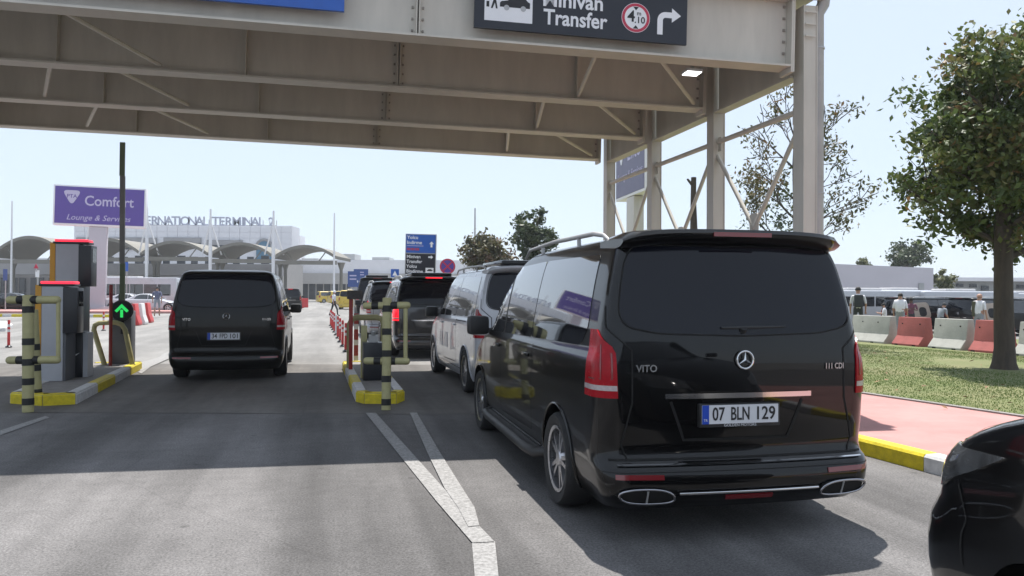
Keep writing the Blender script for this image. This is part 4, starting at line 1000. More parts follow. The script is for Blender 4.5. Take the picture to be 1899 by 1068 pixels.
# ------------------------------------------------------------------ vehicles
v = make_mpv('passenger_van', 'large glossy black van in the right lane with white plate 07 BLN 129', 'black_paint', hero=True, plate='07 BLN 129', board=True, badge=('VITO', '111 CDI'))
place(v, 1.485, 4.86, -12.3)
v = make_mpv('passenger_van', 'black van driving through the left lane with plate 34 FPD 101', 'black_paint2', plate='34 FPD 101', badge=('VITO', '111 CDI'), rails=False, chrome=False, lit=1, spoiler=False)
LB = G(320, 690); place(v, -4.88, 13.35, -14)
v = make_mpv('passenger_van', 'white van with dark rear glass directly ahead of the big black van', 'white_paint', rear_black=False, rails=True, roofbox=True, lit=0)
place(v, .45, 11.35, -14.3)
v_side = v
for i, (y, z0, z1, w) in enumerate([(3.35,.62,.86,.03),(3.1,.60,.86,.10),(2.8,.60,.86,.05),(2.55,.60,.86,.12),(2.2,.58,.86,.04)]):
    pp = patch('side_lettering', [(y,z0),(y+w,z0),(y+w,z1),(y,z1)], MPV.side(-1), .004, M['faint_print'], v, (.1,.1), .001)
v = make_mpv('passenger_van', 'dark van with silver roof edge and lit red brake lights behind the guard post', 'grey_paint', lit=2, rails=True, rear_black=True, roofbox=True)
place(v, -1.83, 18.5, -14)
v = make_mpv('passenger_van', 'silver van with one lit tail light mostly hidden behind the dark van', 'silver_paint', lit=1, rear_black=True)
place(v, -3.85, 26.0, -14)
v = make_mpv('minibus', 'tall black minibus at the head of the right queue', 'black_paint2', rails=False, cat='minibus', roofbox=True)
place(v, -6.45, 37.5, -12, sc=(1.06,1.1,1.19))
v = make_mpv('passenger_van', 'far small black van on the sunlit road beyond the left lane', 'black_paint', rails=True, lit=1); place(v, -20.4, 72, -14)
tx = []
for (x, y, hd, lb) in (((588-950)/1450*125, 125, 60, 'farthest left yellow taxi with its nose to the left'), ((609-950)/1450*112, 112, 60, 'second yellow taxi of the far rank'), ((626-950)/1450*96, 96, 40, 'yellow taxi partly behind the walking man'), ((646-950)/1450*75, 75, -8, 'nearest yellow taxi seen from behind beside the red post')):
    if not tx:
        t = make_mpv('taxi', lb, 'taxi', group='yellow taxis waiting ahead', cat='taxi', rails=False, spoiler=False, chrome=False, taxi_sign=True)
    else: t = copy_tree(tx[0]); t['label'] = lb
    tx.append(t); place(t, x, y, hd, sc=(.95,.88,.96))
# foreground car, right
v = make_car('parked_car', 'black car whose front wing and headlamp enter at the lower right corner', 'black_paint', hero=True, K=1.31)
HC = 4.0; place(v, 2.26, -1.0, HC)
# vehicles on the left forecourt
def fore(px, Y): return ((px-950)/1450*Y, Y)
x, y = fore(28, 62); v = make_car('parked_car', 'dark parked estate car under the left canopy', 'black_paint2', cat='car'); place(v, x-2, y, 86)
x, y = fore(228, 62); v = make_car('parked_car', 'white parked car behind the raised boom', 'white_paint', cat='car'); place(v, x, y, 80)
v = copy_tree(v); v['label'] = 'white parked car seen through the gap beside the sign post'; x, y = fore(196, 66); place(v, x, y, 84)
x, y = fore(285, 74); v = make_mpv('parked_van', 'silver parked van behind the walking woman', 'silver_paint', rails=True, cat='van'); place(v, x-2.2, y, 84, sc=(.95,.9,.92))
def bus(name, label, x, y, ang, L_=9.0, H=2.9, cat='bus', body='white_paint'):
    r = empty(name, (x, y, 0), R(ang), label, cat)
    k = MB(); k.box((-L_/2, -1.15, .32), (L_/2, 1.15, H)); k.build('body', M[body], r, bevel=.14)
    n = int(L_/1.25)
    for s_ in (-1, 1):
        for i in range(n):
            a = -L_/2+.5+i*(L_-1)/n; k = MB(); k.box((a+.03, s_*1.152-.004, (1.25 if H > 2.5 else H*.58)), (a+(L_-1)/n-.03, s_*1.152+.004, (H-.62 if H > 2.5 else H*.84))); k.build('window', M['glass_side'], r)
        for a in (-L_*.32, L_*.32):
            w = wheel(r, 0, 0, .42, 1, 6); w.location = (a, s_*1.03, .42); w.rotation_euler = (0, 0, R(90*s_))
    k = MB(); k.box((L_/2+.002, -1.0, H*.5), (L_/2+.01, 1.0, H*.85)); k.build('windscreen', M['glass_side'], r)
    k = MB(); k.box((-L_*.2, -.6, H+.002), (L_*.12, .6, H+.12)); k.build('roof_unit', M['white_plastic'], r, bevel=.05)
    return r
x, y = fore(238, 72); bus('coach', 'white coach parked in front of the terminal behind the boom', x, y, 4, 9.5, 2.9)
# vehicles behind the concrete barriers
x, y = fore(1600, 38); bus('shuttle_bus', 'white minibus half hidden behind the big black van', x, y, 4, 5.4, 1.80, 'minibus')
x, y = fore(1672, 40); bus('shuttle_bus', 'white minibus behind the man in the white shirt', x, y, 6, 4.4, 1.84, 'minibus')
x, y = fore(1775, 38); bus('shuttle_bus', 'long white minibus roof showing above the black vans', x, y, 3, 4.7, 1.78, 'minibus')
x, y = fore(1895, 41); bus('shuttle_bus', 'white minibus at the right edge behind the tree trunk', x, y, 3, 5.0, 1.72, 'minibus')
bv = []
for (px, Y, lb, hd) in ((1735, 33.5, 'black van standing behind the barriers with its beige rear door open', 82), (1712+150, 31.5, 'black van behind the barriers at the large tree trunk', 84)):
    if not bv:
        v = make_mpv('parked_van', lb, 'black_paint2', group='black vans behind the barriers', rails=True)
        k = patch('trim_panel', rounded([(.5,.8),(.5,1.62),(1.35,1.68),(1.45,.8)], .2, 4), MPV.side(1), .012, M['beige'], v, (.1,.1)); k2 = patch('spare_wheel', rounded([(.8,.9),(.8,1.4),(1.2,1.4),(1.2,.9)], .2, 4), MPV.side(1), .022, M['tyre'], v, (.1,.1))
    else: v = copy_tree(bv[0]); v['label'] = lb
    bv.append(v); x, y = fore(px, Y); place(v, x-1.9, y, hd, sc=(1, .82, .77))

# ------------------------------------------------------------------ terminal
YT = 190.0
def blockpx(mb, xa, xb, yt, yb, Y, d, mi=0):
    a = A(xa, yb, Y); b = A(xb, yt, Y); mb.box((a.x, Y, max(a.z, 0)), (b.x, Y+d, b.z), mi)
ter = empty('terminal_building', label='long pale airport terminal with panelled upper block and arched blue window', cat='terminal')
ter['category'] = 'terminal'
def tpart(name, boxes, m_):
    k = MB()
    for bx_ in boxes: blockpx(k, *bx_)
    return k.build(name, M[m_], ter)
tpart('upper_block', [(138, 541, 419, 575, YT, 7)], 'term_wall')
tpart('rear_block', [(300, 556, 437, 575, YT+8, 5)], 'term_wall')
tpart('right_wing', [(-400, 900, 483, 575, YT+8, 50)], 'term_wall')
for (xa, xb, yt, yb) in ((626, 658, 471, 483), (690, 722, 477, 483.5), (560, 590, 479, 483.5)): tpart('roof_unit', [(xa, xb, yt, yb, YT+10, 8)], 'grey_far')
tpart('lower_band', [(525, 900, 508, 526, YT+5, 2.9)], 'term_low')
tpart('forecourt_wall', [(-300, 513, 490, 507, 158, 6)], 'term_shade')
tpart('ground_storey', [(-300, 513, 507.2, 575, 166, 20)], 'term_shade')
tpart('side_wall', [(513.2, 525, 487, 575, 168, 16)], 'term_low')
tpart('undercroft', [(525.2, 648, 526.2, 570, YT+6.5, 1.4)], 'term_dark')
pn = MB()
for i in range(9): a = A(530+i*14, 526, YT+6.3); pn.box((a.x-.12, YT+6.3, 0), (a.x+.12, YT+6.48, a.z))
pn.build('mullions', M['term_low'], ter)
# panels on the upper block
x0, x1 = A(138, 420, YT).x, A(541, 420, YT).x; z0, z1 = A(300, 462, YT).z, A(300, 419, YT).z
nx, nz = 21, 4
pm = MB(); w = (x1-x0)/nx; h = (z1-z0)/nz; pm.box((.04, -.16, .03), (w-.04, -.002, h-.03)); p0 = pm.build('panel', M['term_wall'], ter)
for i in range(nx):
    for j in range(nz):
        xa = x0+i*w
        o = p0 if (i, j) == (0, 0) else p0.copy()
        if o is not p0: col.objects.link(o)
        o.location = (xa, YT, z0+j*h)
for (xa, xb, yt, yb) in ((141, 290, 441, 462), (303, 372, 441, 457), (383, 449, 445, 459)):
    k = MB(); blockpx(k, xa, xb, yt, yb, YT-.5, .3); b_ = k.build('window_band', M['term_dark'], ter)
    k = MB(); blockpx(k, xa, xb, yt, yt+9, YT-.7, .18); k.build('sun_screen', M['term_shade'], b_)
for xa in list(range(120, 510, 26)):
    k = MB(); blockpx(k, xa, xa+12, 476, 489.5, 163, .3) if (xa//26) % 3 else blockpx(k, xa, xa+15, 474, 489.5, 163, .3); k.build('window', M['term_dark'] if (xa//13) % 2 else M['term_wall'], ter)
for xa in range(-80, 500, 34):
    k = MB(); blockpx(k, xa, xa+24, 515, 548, 165.6, .3); f_ = k.build('shopfront', M['term_dark'], ter); k = MB(); blockpx(k, xa+11, xa+12, 515, 548, 165.4, .15); k.build('mullion', M['term_low'], f_)
c = A(490, 459, YT-.3); rr_ = 14.5/1450*YT
k = MB(); pts = [(c.x+rr_*math.cos(a), c.z+rr_*math.sin(a)) for a in np.linspace(0, math.pi, 17)]+[(c.x-rr_, c.z-3.2), (c.x+rr_, c.z-3.2)]
k.prism(pts, YT-.45, YT-.2, lambda u, v_, w_: Vector((u, w_, v_))); k.build('arch_window', M['term_blue'], ter)
k = MB(); k.tube([(u, YT-.5, v_) for u, v_ in pts[:17]], .35, 6); k.build('arch_surround', M['term_shade'], ter)
# roof lettering
rs = empty('rooftop_lettering', label='free standing blue grey letters INTERNATIONAL TERMINAL 2 on the terminal roof', cat='sign')
s_ = 'INTERNATIONAL TERMINAL 2'; xa, xb = 238, 509
wid = {'I': .45, ' ': .62, 'M': 1.38, 'N': 1.08, 'O': 1.12, '2': .9, 'T': .86, 'L': .8}
tot = sum(wid.get(ch, 1) for ch in s_); cur = 0
for ch in s_:
    wv = wid.get(ch, 1); px = xa+(cur+wv/2)/tot*(xb-xa); cur += wv
    if ch == ' ': continue
    base = 418.0+(px-300)*.012; p = A(px, base-8.0, YT+1)
    text(ch, 3.05, M['term_letter'], rs, upr(p.x, YT+1, p.z), 'letter', .12, .018)
k = MB(); a = A(236, 419, YT+1.3); b = A(512, 418.5, YT+1.3); k.box((a.x, YT+1.3, a.z+.2), (b.x, YT+1.45, a.z+.35)); [k.box((a.x+(b.x-a.x)*i/22, YT+1.46, a.z-.6), (a.x+(b.x-a.x)*i/22+.12, YT+1.6, a.z+1.6)) for i in range(23)]; k.build('letter_rail', M['term_shade'], rs)

# canopies and masts
YC = 140.0
def canopy(xa, xb, ys, yp, lb, Y=YC, depth=13):
    a = A(xa, ys, Y); b = A(xb, ys, Y); pk = A((xa+xb)/2, yp, Y); L_ = b.x-a.x; H = pk.z-a.z
    r = empty('entrance_canopy', ((a.x+b.x)/2, Y, 0), 0, lb, 'canopy', 'arched canopies in front of the terminal')
    k = MB(); n = 18
    arc = [(-L_/2+L_*i/n, a.z+H*(1-(2*i/n-1)**2)) for i in range(n+1)]; th = .55
    inner = [(x*.985, z-th) for x, z in arc]
    vs = []; 
    for (yy) in (0, depth):
        vs += [(x, yy, z) for x, z in arc]+[(x, yy, z) for x, z in inner]
    m_ = n+1; fs = []
    for i in range(n):
        fs += [(i, i+1, 2*m_+i+1, 2*m_+i), (m_+i, 3*m_+i, 3*m_+i+1, m_+i+1), (i, m_+i, m_+i+1, i+1), (2*m_+i, 2*m_+i+1, 3*m_+i+1, 3*m_+i)]
    fs += [(0, 2*m_, 3*m_, m_), (n, m_+n, 3*m_+n, 2*m_+n)]
    k.add(vs, fs); k.build('arched_shell', M['canopy'], r, smooth=35)
    zt = a.z-.55
    k = MB(); k.box((-L_/2, .3, zt-1.0), (L_/2, 1.0, zt-.3)); k.build('tie_beam', M['canopy'], r)
    k = MB()
    for s_2 in (-1, 1): k.tube([(s_2*L_*.2, .7, zt-.5), (s_2*L_*.33, .7, a.z+H*.45)], .10, 6)
    k.build('web_strut', M['canopy'], r)
    for s2 in (-1, 1): k = MB(); k.tube([(s2*(L_/2-.35), 6, 0), (s2*(L_/2-.35), 6, zt-1.8), (s2*(L_/2-.35), 6, zt-.4)], [.30,.30,.75], 12); k.build('column', M['canopy'], r, smooth=50)
    return r
cl = ['leftmost grey arched canopy cut by the left edge', 'arched canopy behind the purple Comfort sign', 'arched canopy left of centre above the left black van', 'arched canopy in front of the blue arched window', 'rightmost arched canopy ending at the lone mast']
for (xa, xb, ys, yp), lb in zip(((-18, 126, 472, 437), (132, 262, 468, 441), (262, 384, 467, 446), (386, 505, 471, 449), (508, 623, 474, 454)), cl): canopy(xa, xb, ys, yp, lb)
ml = ['thin mast at the far left above the leftmost canopy', 'white A frame mast under the Comfort sign', 'white A frame mast right of the Comfort sign', 'white A frame mast standing before the word TERMINAL', 'white A frame mast standing before the figure 2', 'lone thin mast at the end of the canopy row']
for (px, yt, fr), lb in zip(((28, 374, 0), (174, 378, 1), (277, 384, 1), (394, 389, 1), (510, 392, 1), (622, 396, 0)), ml):
    r = empty('mast', (A(px, 470, YC).x, YC-1, 0), 0, lb, 'mast', 'white masts between the canopies'); zt = A(px, yt, YC).z; zb_ = A(px, 470, YC).z
    k = MB(); k.tube([(0,0,0), (0,0,zb_), (0,0,zt-1), (0,0,zt)], [.22,.32 if fr else .16,.18 if fr else .12,.16 if fr else .1], 10); k.build('pole', M['white_mast'], r, smooth=50)
    if fr:
        for s_2 in (-1, 1):
            k = MB(); k.tube([(0,0,zt-2.2), (s_2*1.55-.3, 1 if s_2 < 0 else 2, zb_-.2)], .14, 6); k.build('stay', M['white_mast'], r)

# ------------------------------------------------------------------ signs
def tri_logo(parent, x, z, w, h, y, m_):
    pts = []
    P3 = [Vector((-w/2, h*.42)), Vector((w/2, h*.42)), Vector((0, -h*.5))]
    o_ = rounded([(p.x, p.y) for p in P3], min(w, h)*.32, 6)
    k = MB(); k.prism([(x+u, z+v_) for u, v_ in o_], y-.012, y, lambda u, v_, w_: Vector((u, w_, v_))); return k.build('shield_logo', m_, parent)
Y = 65.0; a = A(104, 420, Y); b = A(263, 347, Y); W_, H_ = b.x-a.x, b.z-a.z
r = empty('billboard', ((a.x+b.x)/2, Y, 0), R(8), 'purple Comfort Lounge and Services billboard on a white post', 'sign'); r.rotation_euler = (0, R(1.1), R(14)); W_ = W_*.985
zc = (a.z+b.z)/2
k = MB(); k.box((-W_/2, -.35, zc-H_/2), (W_/2, .35, zc+H_/2)); bd = k.build('sign_box', M['sign_white'], r, bevel=.03)
k = MB(); k.box((-W_/2+.13, -.375, zc-H_/2+.16), (W_/2-.13, -.352, zc+H_/2-.13)); k.build('sign_face', M['sign_purple'], r)
u = W_/162
tri_logo(bd, (-W_/2+.0)+32*u, zc+15*u, 34*u, 32*u, -.378, M['sign_lilac'])
text('PTA', 10*u, M['sign_purple'], bd, upr(-W_/2+32*u, -.392, zc+17*u), 'logo_text', .003, .01)
text('Comfort', 27*u, M['sign_lilac'], bd, upr(-W_/2+97*u, -.380, zc+9*u), 'sign_text', .004, .012, width=86*u)
text('Lounge & Services', 15*u, M['sign_lilac'], bd, upr(-W_/2+79*u, -.380, zc-23*u), 'sign_text', .004, .0, .3, width=112*u)
k = MB(); k.box((-.1-.70, -.25, 0), (.55-.0, .25, zc-H_/2-.02)); k.build('post', M['white_wall'], r, bevel=.02)
k = MB(); k.box((-1.0, -.5, 0), (.9, .5, .35)); k.build('plinth', M['white_wall'], r)
# Elite billboard behind the columns
a = A(1143, 375, 31.5); b = A(1197, 352, 28.0); d = b-a; W_ = math.hypot(d.x, d.y); an = math.atan2(d.y, d.x); zt_ = 8.1
r = empty('billboard', ((a.x+b.x)/2, (a.y+b.y)/2, 0), an, 'greyish purple Elite Lounge and Services billboard seen between the gantry columns', 'sign')
zb_ = (a.z+b.z)/2; k = MB(); k.box((-W_/2, -.02, zb_), (W_/2, .45, zt_)); bd = k.build('sign_box', M['sign_white'], r, bevel=.02)
k = MB(); k.box((-W_/2+.06, -.034, zb_+.10), (W_/2-.06, -.022, zt_-.08)); k.build('sign_face', M['sign_purple2'], r)
H_ = zt_-zb_; tri_logo(bd, -W_*.28, zb_+H_*.60, .85, .95, -.036, M['sign_white'])
text('PTA', .3, M['sign_purple2'], bd, upr(-W_*.28, -.05, zb_+H_*.63), 'logo_text', .003, .01)
text('Elite', 1.0, M['sign_lilac'], bd, upr(W_*.14, -.038, zb_+H_*.60), 'sign_text', .004, .0, .2, width=1.5)
text('Lounge & Services', .42, M['sign_lilac'], bd, upr(0, -.038, zb_+H_*.30), 'sign_text', .004, .0, .25, width=3.0)
k = MB(); k.box((-.45, .0, 0), (.45, .40, zb_-.02)); k.build('post', M['steel'], r, bevel=.02)
k = MB(); k.tube([(0,.2,zt_),(0,.2,zt_+.4)], .1, 8); k.tube([(0,.2,zt_+.3),(.5,.2,zt_+.5)], .06, 8); k.build('top_fitting', M['trim'], r)
# Yolcu Indirme board
Y = 29.0; a = A(748, 520, Y); b = A(806, 434, Y); W_ = b.x-a.x; zt_ = b.z; zb_ = a.z
r = empty('direction_board', ((a.x+b.x)/2, Y, 0), 0, 'two part blue and black direction board reading Yolcu Indirme and Minivan Transfer', 'sign'); r.rotation_euler = (0, R(1.2), 0)
u = W_/58; k = MB(); k.box((-W_/2, -.02, zb_), (W_/2, .05, zt_)); bd = k.build('frame', M['galv'], r)
zs_ = zt_-36.5*u
k = MB(); k.box((-W_/2+.03, -.032, zs_+.02), (W_/2-.03, -.022, zt_-.03)); up_ = k.build('upper_panel', M['sign_blue'], r)
k = MB(); k.box((-W_/2+.03, -.032, zb_+.02), (W_/2-.03, -.022, zs_-.015)); lo = k.build('lower_panel', M['sign_black'], r)
def bt(s, dx, dy, size, par, m_='sign_lilac', **kw): return text(s, size*u, M[m_], par, upr(-W_/2+dx*u, -.036, zt_-dy*u), 'sign_text', .002, .015, align='LEFT', **kw)
bt('Yolcu', 3, 7, 9, up_, 'sign_white'); bt('Indirme', 3, 16.5, 9, up_, 'sign_white'); 
for dx, w_ in ((3, 7), (11, 6), (18, 8)):
    k = MB(); k.box((-W_/2+dx*u, -.036, zt_-31*u), (-W_/2+(dx+w_)*u, -.033, zt_-26.5*u)); k.build('faded_word', M['sign_redtext'], up_)
k = MB(); k.box((-W_/2+3*u, -.036, zt_-23*u), (-W_/2+34*u, -.033, zt_-22*u)); k.build('rule_line', M['sign_lilac'], up_)
bt('Minivan', 3, 43, 8.5, lo, 'sign_white'); bt('Transfer', 3, 52, 8.5, lo, 'sign_white'); bt('Yolcu', 3, 61, 8.5, lo, 'sign_white'); bt('Bindirme', 3, 70, 8.5, lo, 'sign_white')
def simple_arrow(par, x, z, s, horiz, m_='sign_white'):
    q = [(0,1),(.8,.1),(.32,.1),(.32,-1),(-.32,-1),(-.32,.1),(-.8,.1)]
    if horiz: q = [(b_, a_) for a_, b_ in q]
    k = MB(); k.add([(x+a_*s, -.0365, z+b_*s) for a_, b_ in q], [(0,1,2,5,6) , (2,3,4,5)]); k.build('arrow', M[m_], par)
simple_arrow(up_, W_/2-9*u, zt_-19*u, 5.5*u, False); simple_arrow(lo, W_/2-10*u, zt_-43*u, 4.5*u, True)
k = MB(); k.box((W_/2-19*u, -.037, zt_-73*u), (W_/2-4*u, -.033, zt_-63*u)); k.build('white_box', M['sign_white'], lo)
k = MB(); k.box((W_/2-16*u, -.040, zt_-69*u), (W_/2-6*u, -.0375, zt_-67*u)); k.box((W_/2-14*u, -.040, zt_-67*u), (W_/2-8*u, -.0375, zt_-65.5*u)); k.build('van_symbol', M['ink'], lo)
for s_2 in (-1, 1): k = MB(); k.tube([(s_2*W_*.32, .08, 0), (s_2*W_*.32, .08, zt_-.1)], .035, 8); k.build('leg', M['galv'], r, smooth=50)
# no stopping sign
Y = 27.0; c = A(830, 494, Y); r = empty('no_stopping_sign', (c.x, Y, 0), 0, 'round red ringed no stopping sign right of the direction board', 'sign'); R0 = 14.5/1450*Y
k = MB(); k.tube([(0,.04,0), (0,.04,c.z+R0*.6)], .03, 8); k.build('pole', M['galv'], r, smooth=50)
k = MB(); k.lathe([(R0, 0), (R0, .015)], 36, 0, Matrix.Translation((0,-.0,c.z)) @ Matrix.Rotation(R(90), 4, 'X')); k.build('sign_disc', M['sign_purple'], r)
disc(r, 0, c.z, -.018, R0*.80, R0*.985, M['sign_red'], 'red_ring')
k = MB()
for s_2 in (-1, 1):
    dx, dz = R0*.60, R0*.60*s_2; n_ = Vector((-dz, dx)).normalized()*R0*.085
    k.add([(-dx-n_.x, -.019-.001*s_2, c.z-dz-n_.y), (dx-n_.x, -.019-.001*s_2, c.z+dz-n_.y), (dx+n_.x, -.019-.001*s_2, c.z+dz+n_.y), (-dx+n_.x, -.019-.001*s_2, c.z-dz+n_.y)], [(0,1,2,3)])
k.build('red_cross', M['sign_red'], r)
def small_sign(xa, xb, yt, yb, Y, m_, lb, tri=False, txt=False):
    a = A(xa, yb, Y); b = A(xb, yt, Y); r = empty('road_sign', ((a.x+b.x)/2, Y, 0), 0, lb, 'sign'); W_ = b.x-a.x; H_ = b.z-a.z
    k = MB(); k.box((-W_/2, -.03, a.z), (W_/2, 0, b.z)); k.build('board', M[m_], r)
    k = MB(); k.tube([(0, .04, 0), (0, .04, b.z-.05)], .04, 8); k.build('pole', M['galv'], r)
    if tri: k = MB(); k.add([(-W_*.30, -.032, a.z+H_*.2), (W_*.30, -.032, a.z+H_*.2), (0, -.032, a.z+H_*.8)], [(0,1,2)]); k.build('white_triangle', M['sign_white'], r)
    if txt:
        k = MB()
        for j in range(2): k.box((-W_*.35, -.034, a.z+H_*(.68-.22*j)), (W_*.2, -.0305, a.z+H_*(.76-.22*j)))
        k.build('text_line', M['sign_lilac'], r)
        simple_arrow(r, W_*.3, a.z+H_*.35, H_*.08, False)
    return r
small_sign(645, 668, 503, 532, 48, 'sign_blue_d', 'larger left blue road sign behind the red post', txt=True)
small_sign(656, 683, 499, 520, 52, 'sign_blue_d', 'smaller right blue road sign behind the tall minibus', txt=True)
small_sign(725, 740, 499, 514, 33, 'sign_blue', 'square blue crossing sign with a white triangle', tri=True)
small_sign(6, 14, 499, 520, 60, 'sign_blue_d', 'narrow blue road sign near the left edge')
small_sign(232, 238, 486, 503, 70, 'sign_blue', 'small blue road sign right of the raised boom')
small_sign(66, 73, 501, 514, 45, 'sign_white', 'small white plate sign near the short ticket machine')
c = A(69, 494, 45); 
r = empty('warning_sign', (c.x, 44.9, 0), 0, 'small red triangular warning sign above the little white plate', 'sign'); k = MB(); k.prism([(-.14, c.z-.12), (.14, c.z-.12), (0, c.z+.16)], -.02, 0, lambda u, v_, w_: Vector((u, w_, v_))); k.build('sign_face', M['sign_red'], r); k = MB(); k.tube([(0,.03,c.z-.3),(0,.03,c.z)], .03, 8); k.build('pole', M['galv'], r)
for (px, yt, Y, lb) in ((881, 386, 75, 'thin grey lamp pole above the brown tree'), (1757, 520, 70, 'short thin pole on the far grey roofline')):
    a = A(px, yt, Y); k = MB(); k.tube([(a.x, Y, 0), (a.x, Y, a.z)], [.14, .07], 8); tag(k.build('lamp_pole', M['galv']), lb, 'pole')
# ------------------------------------------------------------------ far walls
r = empty('white_building', label='low windowless white building behind the minibuses', cat='building'); k = MB(); a = A(1540, 489, 62); b = A(1731, 497, 62)
k.prism([(A(1540,489,62).x, 0), (A(1731,489,62).x, 0), (A(1731,489,62).x, A(1731,497,62).z), (A(1540,489,62).x, A(1540,489,62).z)], 62, 82, lambda u, v_, w_: Vector((u, w_, v_))); k.build('wall', M['white_wall'], r)
c = A(1709, 531, 61.9); k = MB(); k.box((c.x-.2, 61.90, c.z-.26), (c.x+.2, 61.97, c.z+.26)); k.build('vent', M['grey_far'], r)
r = empty('far_terminal', label='long low grey building on the horizon behind the large tree trunk', cat='building')
k = MB(); blockpx(k, 1765, 2100, 519, 560, 120, 20); k.build('wall', M['grey_far'], r)
k = MB(); blockpx(k, 1760, 2110, 516, 521, 118, 24); k.build('roof', M['term_wall'], r)
for xa, xb, yt, yb in ((1776, 1787, 526, 532), (1888, 1905, 528, 535), (1800, 1812, 527, 533), (1822, 1834, 530, 538)): k = MB(); blockpx(k, xa, xb, yt, yb, 119.5, .4); k.build('window', M['term_dark'], r)
k = MB(); blockpx(k, 1846, 1853, 537, 547, 45, .1); tag(k.build('blue_panel', M['sign_blue']), 'small blue panel just left of the large tree trunk', 'panel')
# low concrete wall left forecourt, pink strip, kerbs
mb = MB(); a, b = G(-300, 566), G(320, 566); mb.box((a.x, a.y, 0), (b.x+6, a.y+.3, .75)); tag(mb.build('low_wall', M['jersey_white']), 'low concrete wall along the far side of the left roadway', 'wall')
for (ya, yb, m_, h, nm) in ((566, 581, 'pink', .15, 'footpath'),):
    a, b, c_, d_ = G(-400, ya), G(330, ya+2), G(330, yb), G(-400, yb)
    o = sheet(nm, [d_, c_, b, a], h, M[m_], z0=-.02)
a, b = G(-400, 585), G(330, 585); 
n_ = 40; kb = empty('median_kerb', label='yellow and white painted kerb of the far pink footpath', kind='structure')
for i in range(n_):
    xa = a.x+(b.x-a.x)*i/n_; xb = a.x+(b.x-a.x)*(i+1)/n_-.01; k = MB(); k.box((xa, a.y, -.02), (xb, a.y+2.6, .16)) if False else k.box((xa, a.y, -.02), (xb, a.y+.22, .16)); k.build('kerb_stone', M['orange'] if i % 2 and False else (M['yellow'] if i % 3 else M['white_kerb']), kb)
sheet('road_island', [G(-60, 600), G(12, 600), G(24, 607), G(10, 614), G(-60, 616)], .12, M['white_kerb'], z0=-.02)
# ------------------------------------------------------------------ trees
def leaf_cloud(name, centers, sizes, npc, leaf, material, parent, sq=(1,1,1), seed=1, shape=1.0, droop=0.0):
    rg = np.random.RandomState(seed); C_ = np.repeat(np.array(centers), npc, axis=0); S_ = np.repeat(np.array(sizes), npc); n = len(C_)
    P = C_+rg.randn(n, 3)*S_[:, None]*np.array(sq)*.5
    tc = np.repeat(rg.rand(len(centers)), npc)
    nrm = rg.randn(n, 3); nrm[:, 2] = np.abs(nrm[:, 2])+.3; nrm /= np.linalg.norm(nrm, axis=1)[:, None]
    t = np.cross(nrm, rg.randn(n, 3)); t /= np.linalg.norm(t, axis=1)[:, None]; t[:, 2] -= droop; t /= np.linalg.norm(t, axis=1)[:, None]; b = np.cross(nrm, t)
    s = leaf*(.6+.8*rg.rand(n))[:, None]
    v0 = P-t*s; v1 = P+b*s*.45*shape-nrm*s*.12-t*s*.15; v2 = P+t*s; v3 = P-b*s*.45*shape-nrm*s*.12-t*s*.15
    V = np.stack([v0, v1, v2, v3], 1).reshape(-1, 3); i = np.arange(n)*4
    Fc = np.concatenate([np.c_[i, i+1, i+2], np.c_[i, i+2, i+3]])
    tint = np.repeat(np.clip(tc*.7+rg.rand(n)*.35-.02+(rg.rand(n) > .965)*.6, 0, 1), 4)
    return mesh_np(name, V, Fc, material, parent, tint)
def grow(k, p, d, L_, r_, lvl, rg, tips, spread=.7, minr=.006, up=.15, segs=4):
    pts = [p]; rs = [r_]; q = p.copy(); dd = d.copy()
    for i in range(segs):
        dd = (dd+Vector((rg.gauss(0,.10), rg.gauss(0,.10), rg.gauss(up*.3,.08)))).normalized(); q = q+dd*L_/segs; pts.append(q.copy()); rs.append(max(minr, r_*(1-.55*(i+1)/segs)))
    k.tube(pts, rs, 6 if lvl > 1 else 8, cap=False)
    if lvl == 0: tips.append((q.copy(), dd.copy())); tips.append((pts[-2].copy(), dd.copy())); return
    nb = 3 if lvl > 1 else 4
    for i in range(nb):
        f = .4+.6*(i+1)/nb; j = min(int(f*segs), segs); ax = Vector((rg.gauss(0,1), rg.gauss(0,1), rg.gauss(0,.5))).normalized()
        nd = (dd+ax*spread).normalized(); nd.z += up; nd.normalize()
        grow(k, pts[j], nd, L_*rg.uniform(.55,.8), rs[j]*.65, lvl-1, rg, tips, spread, minr, up, segs)
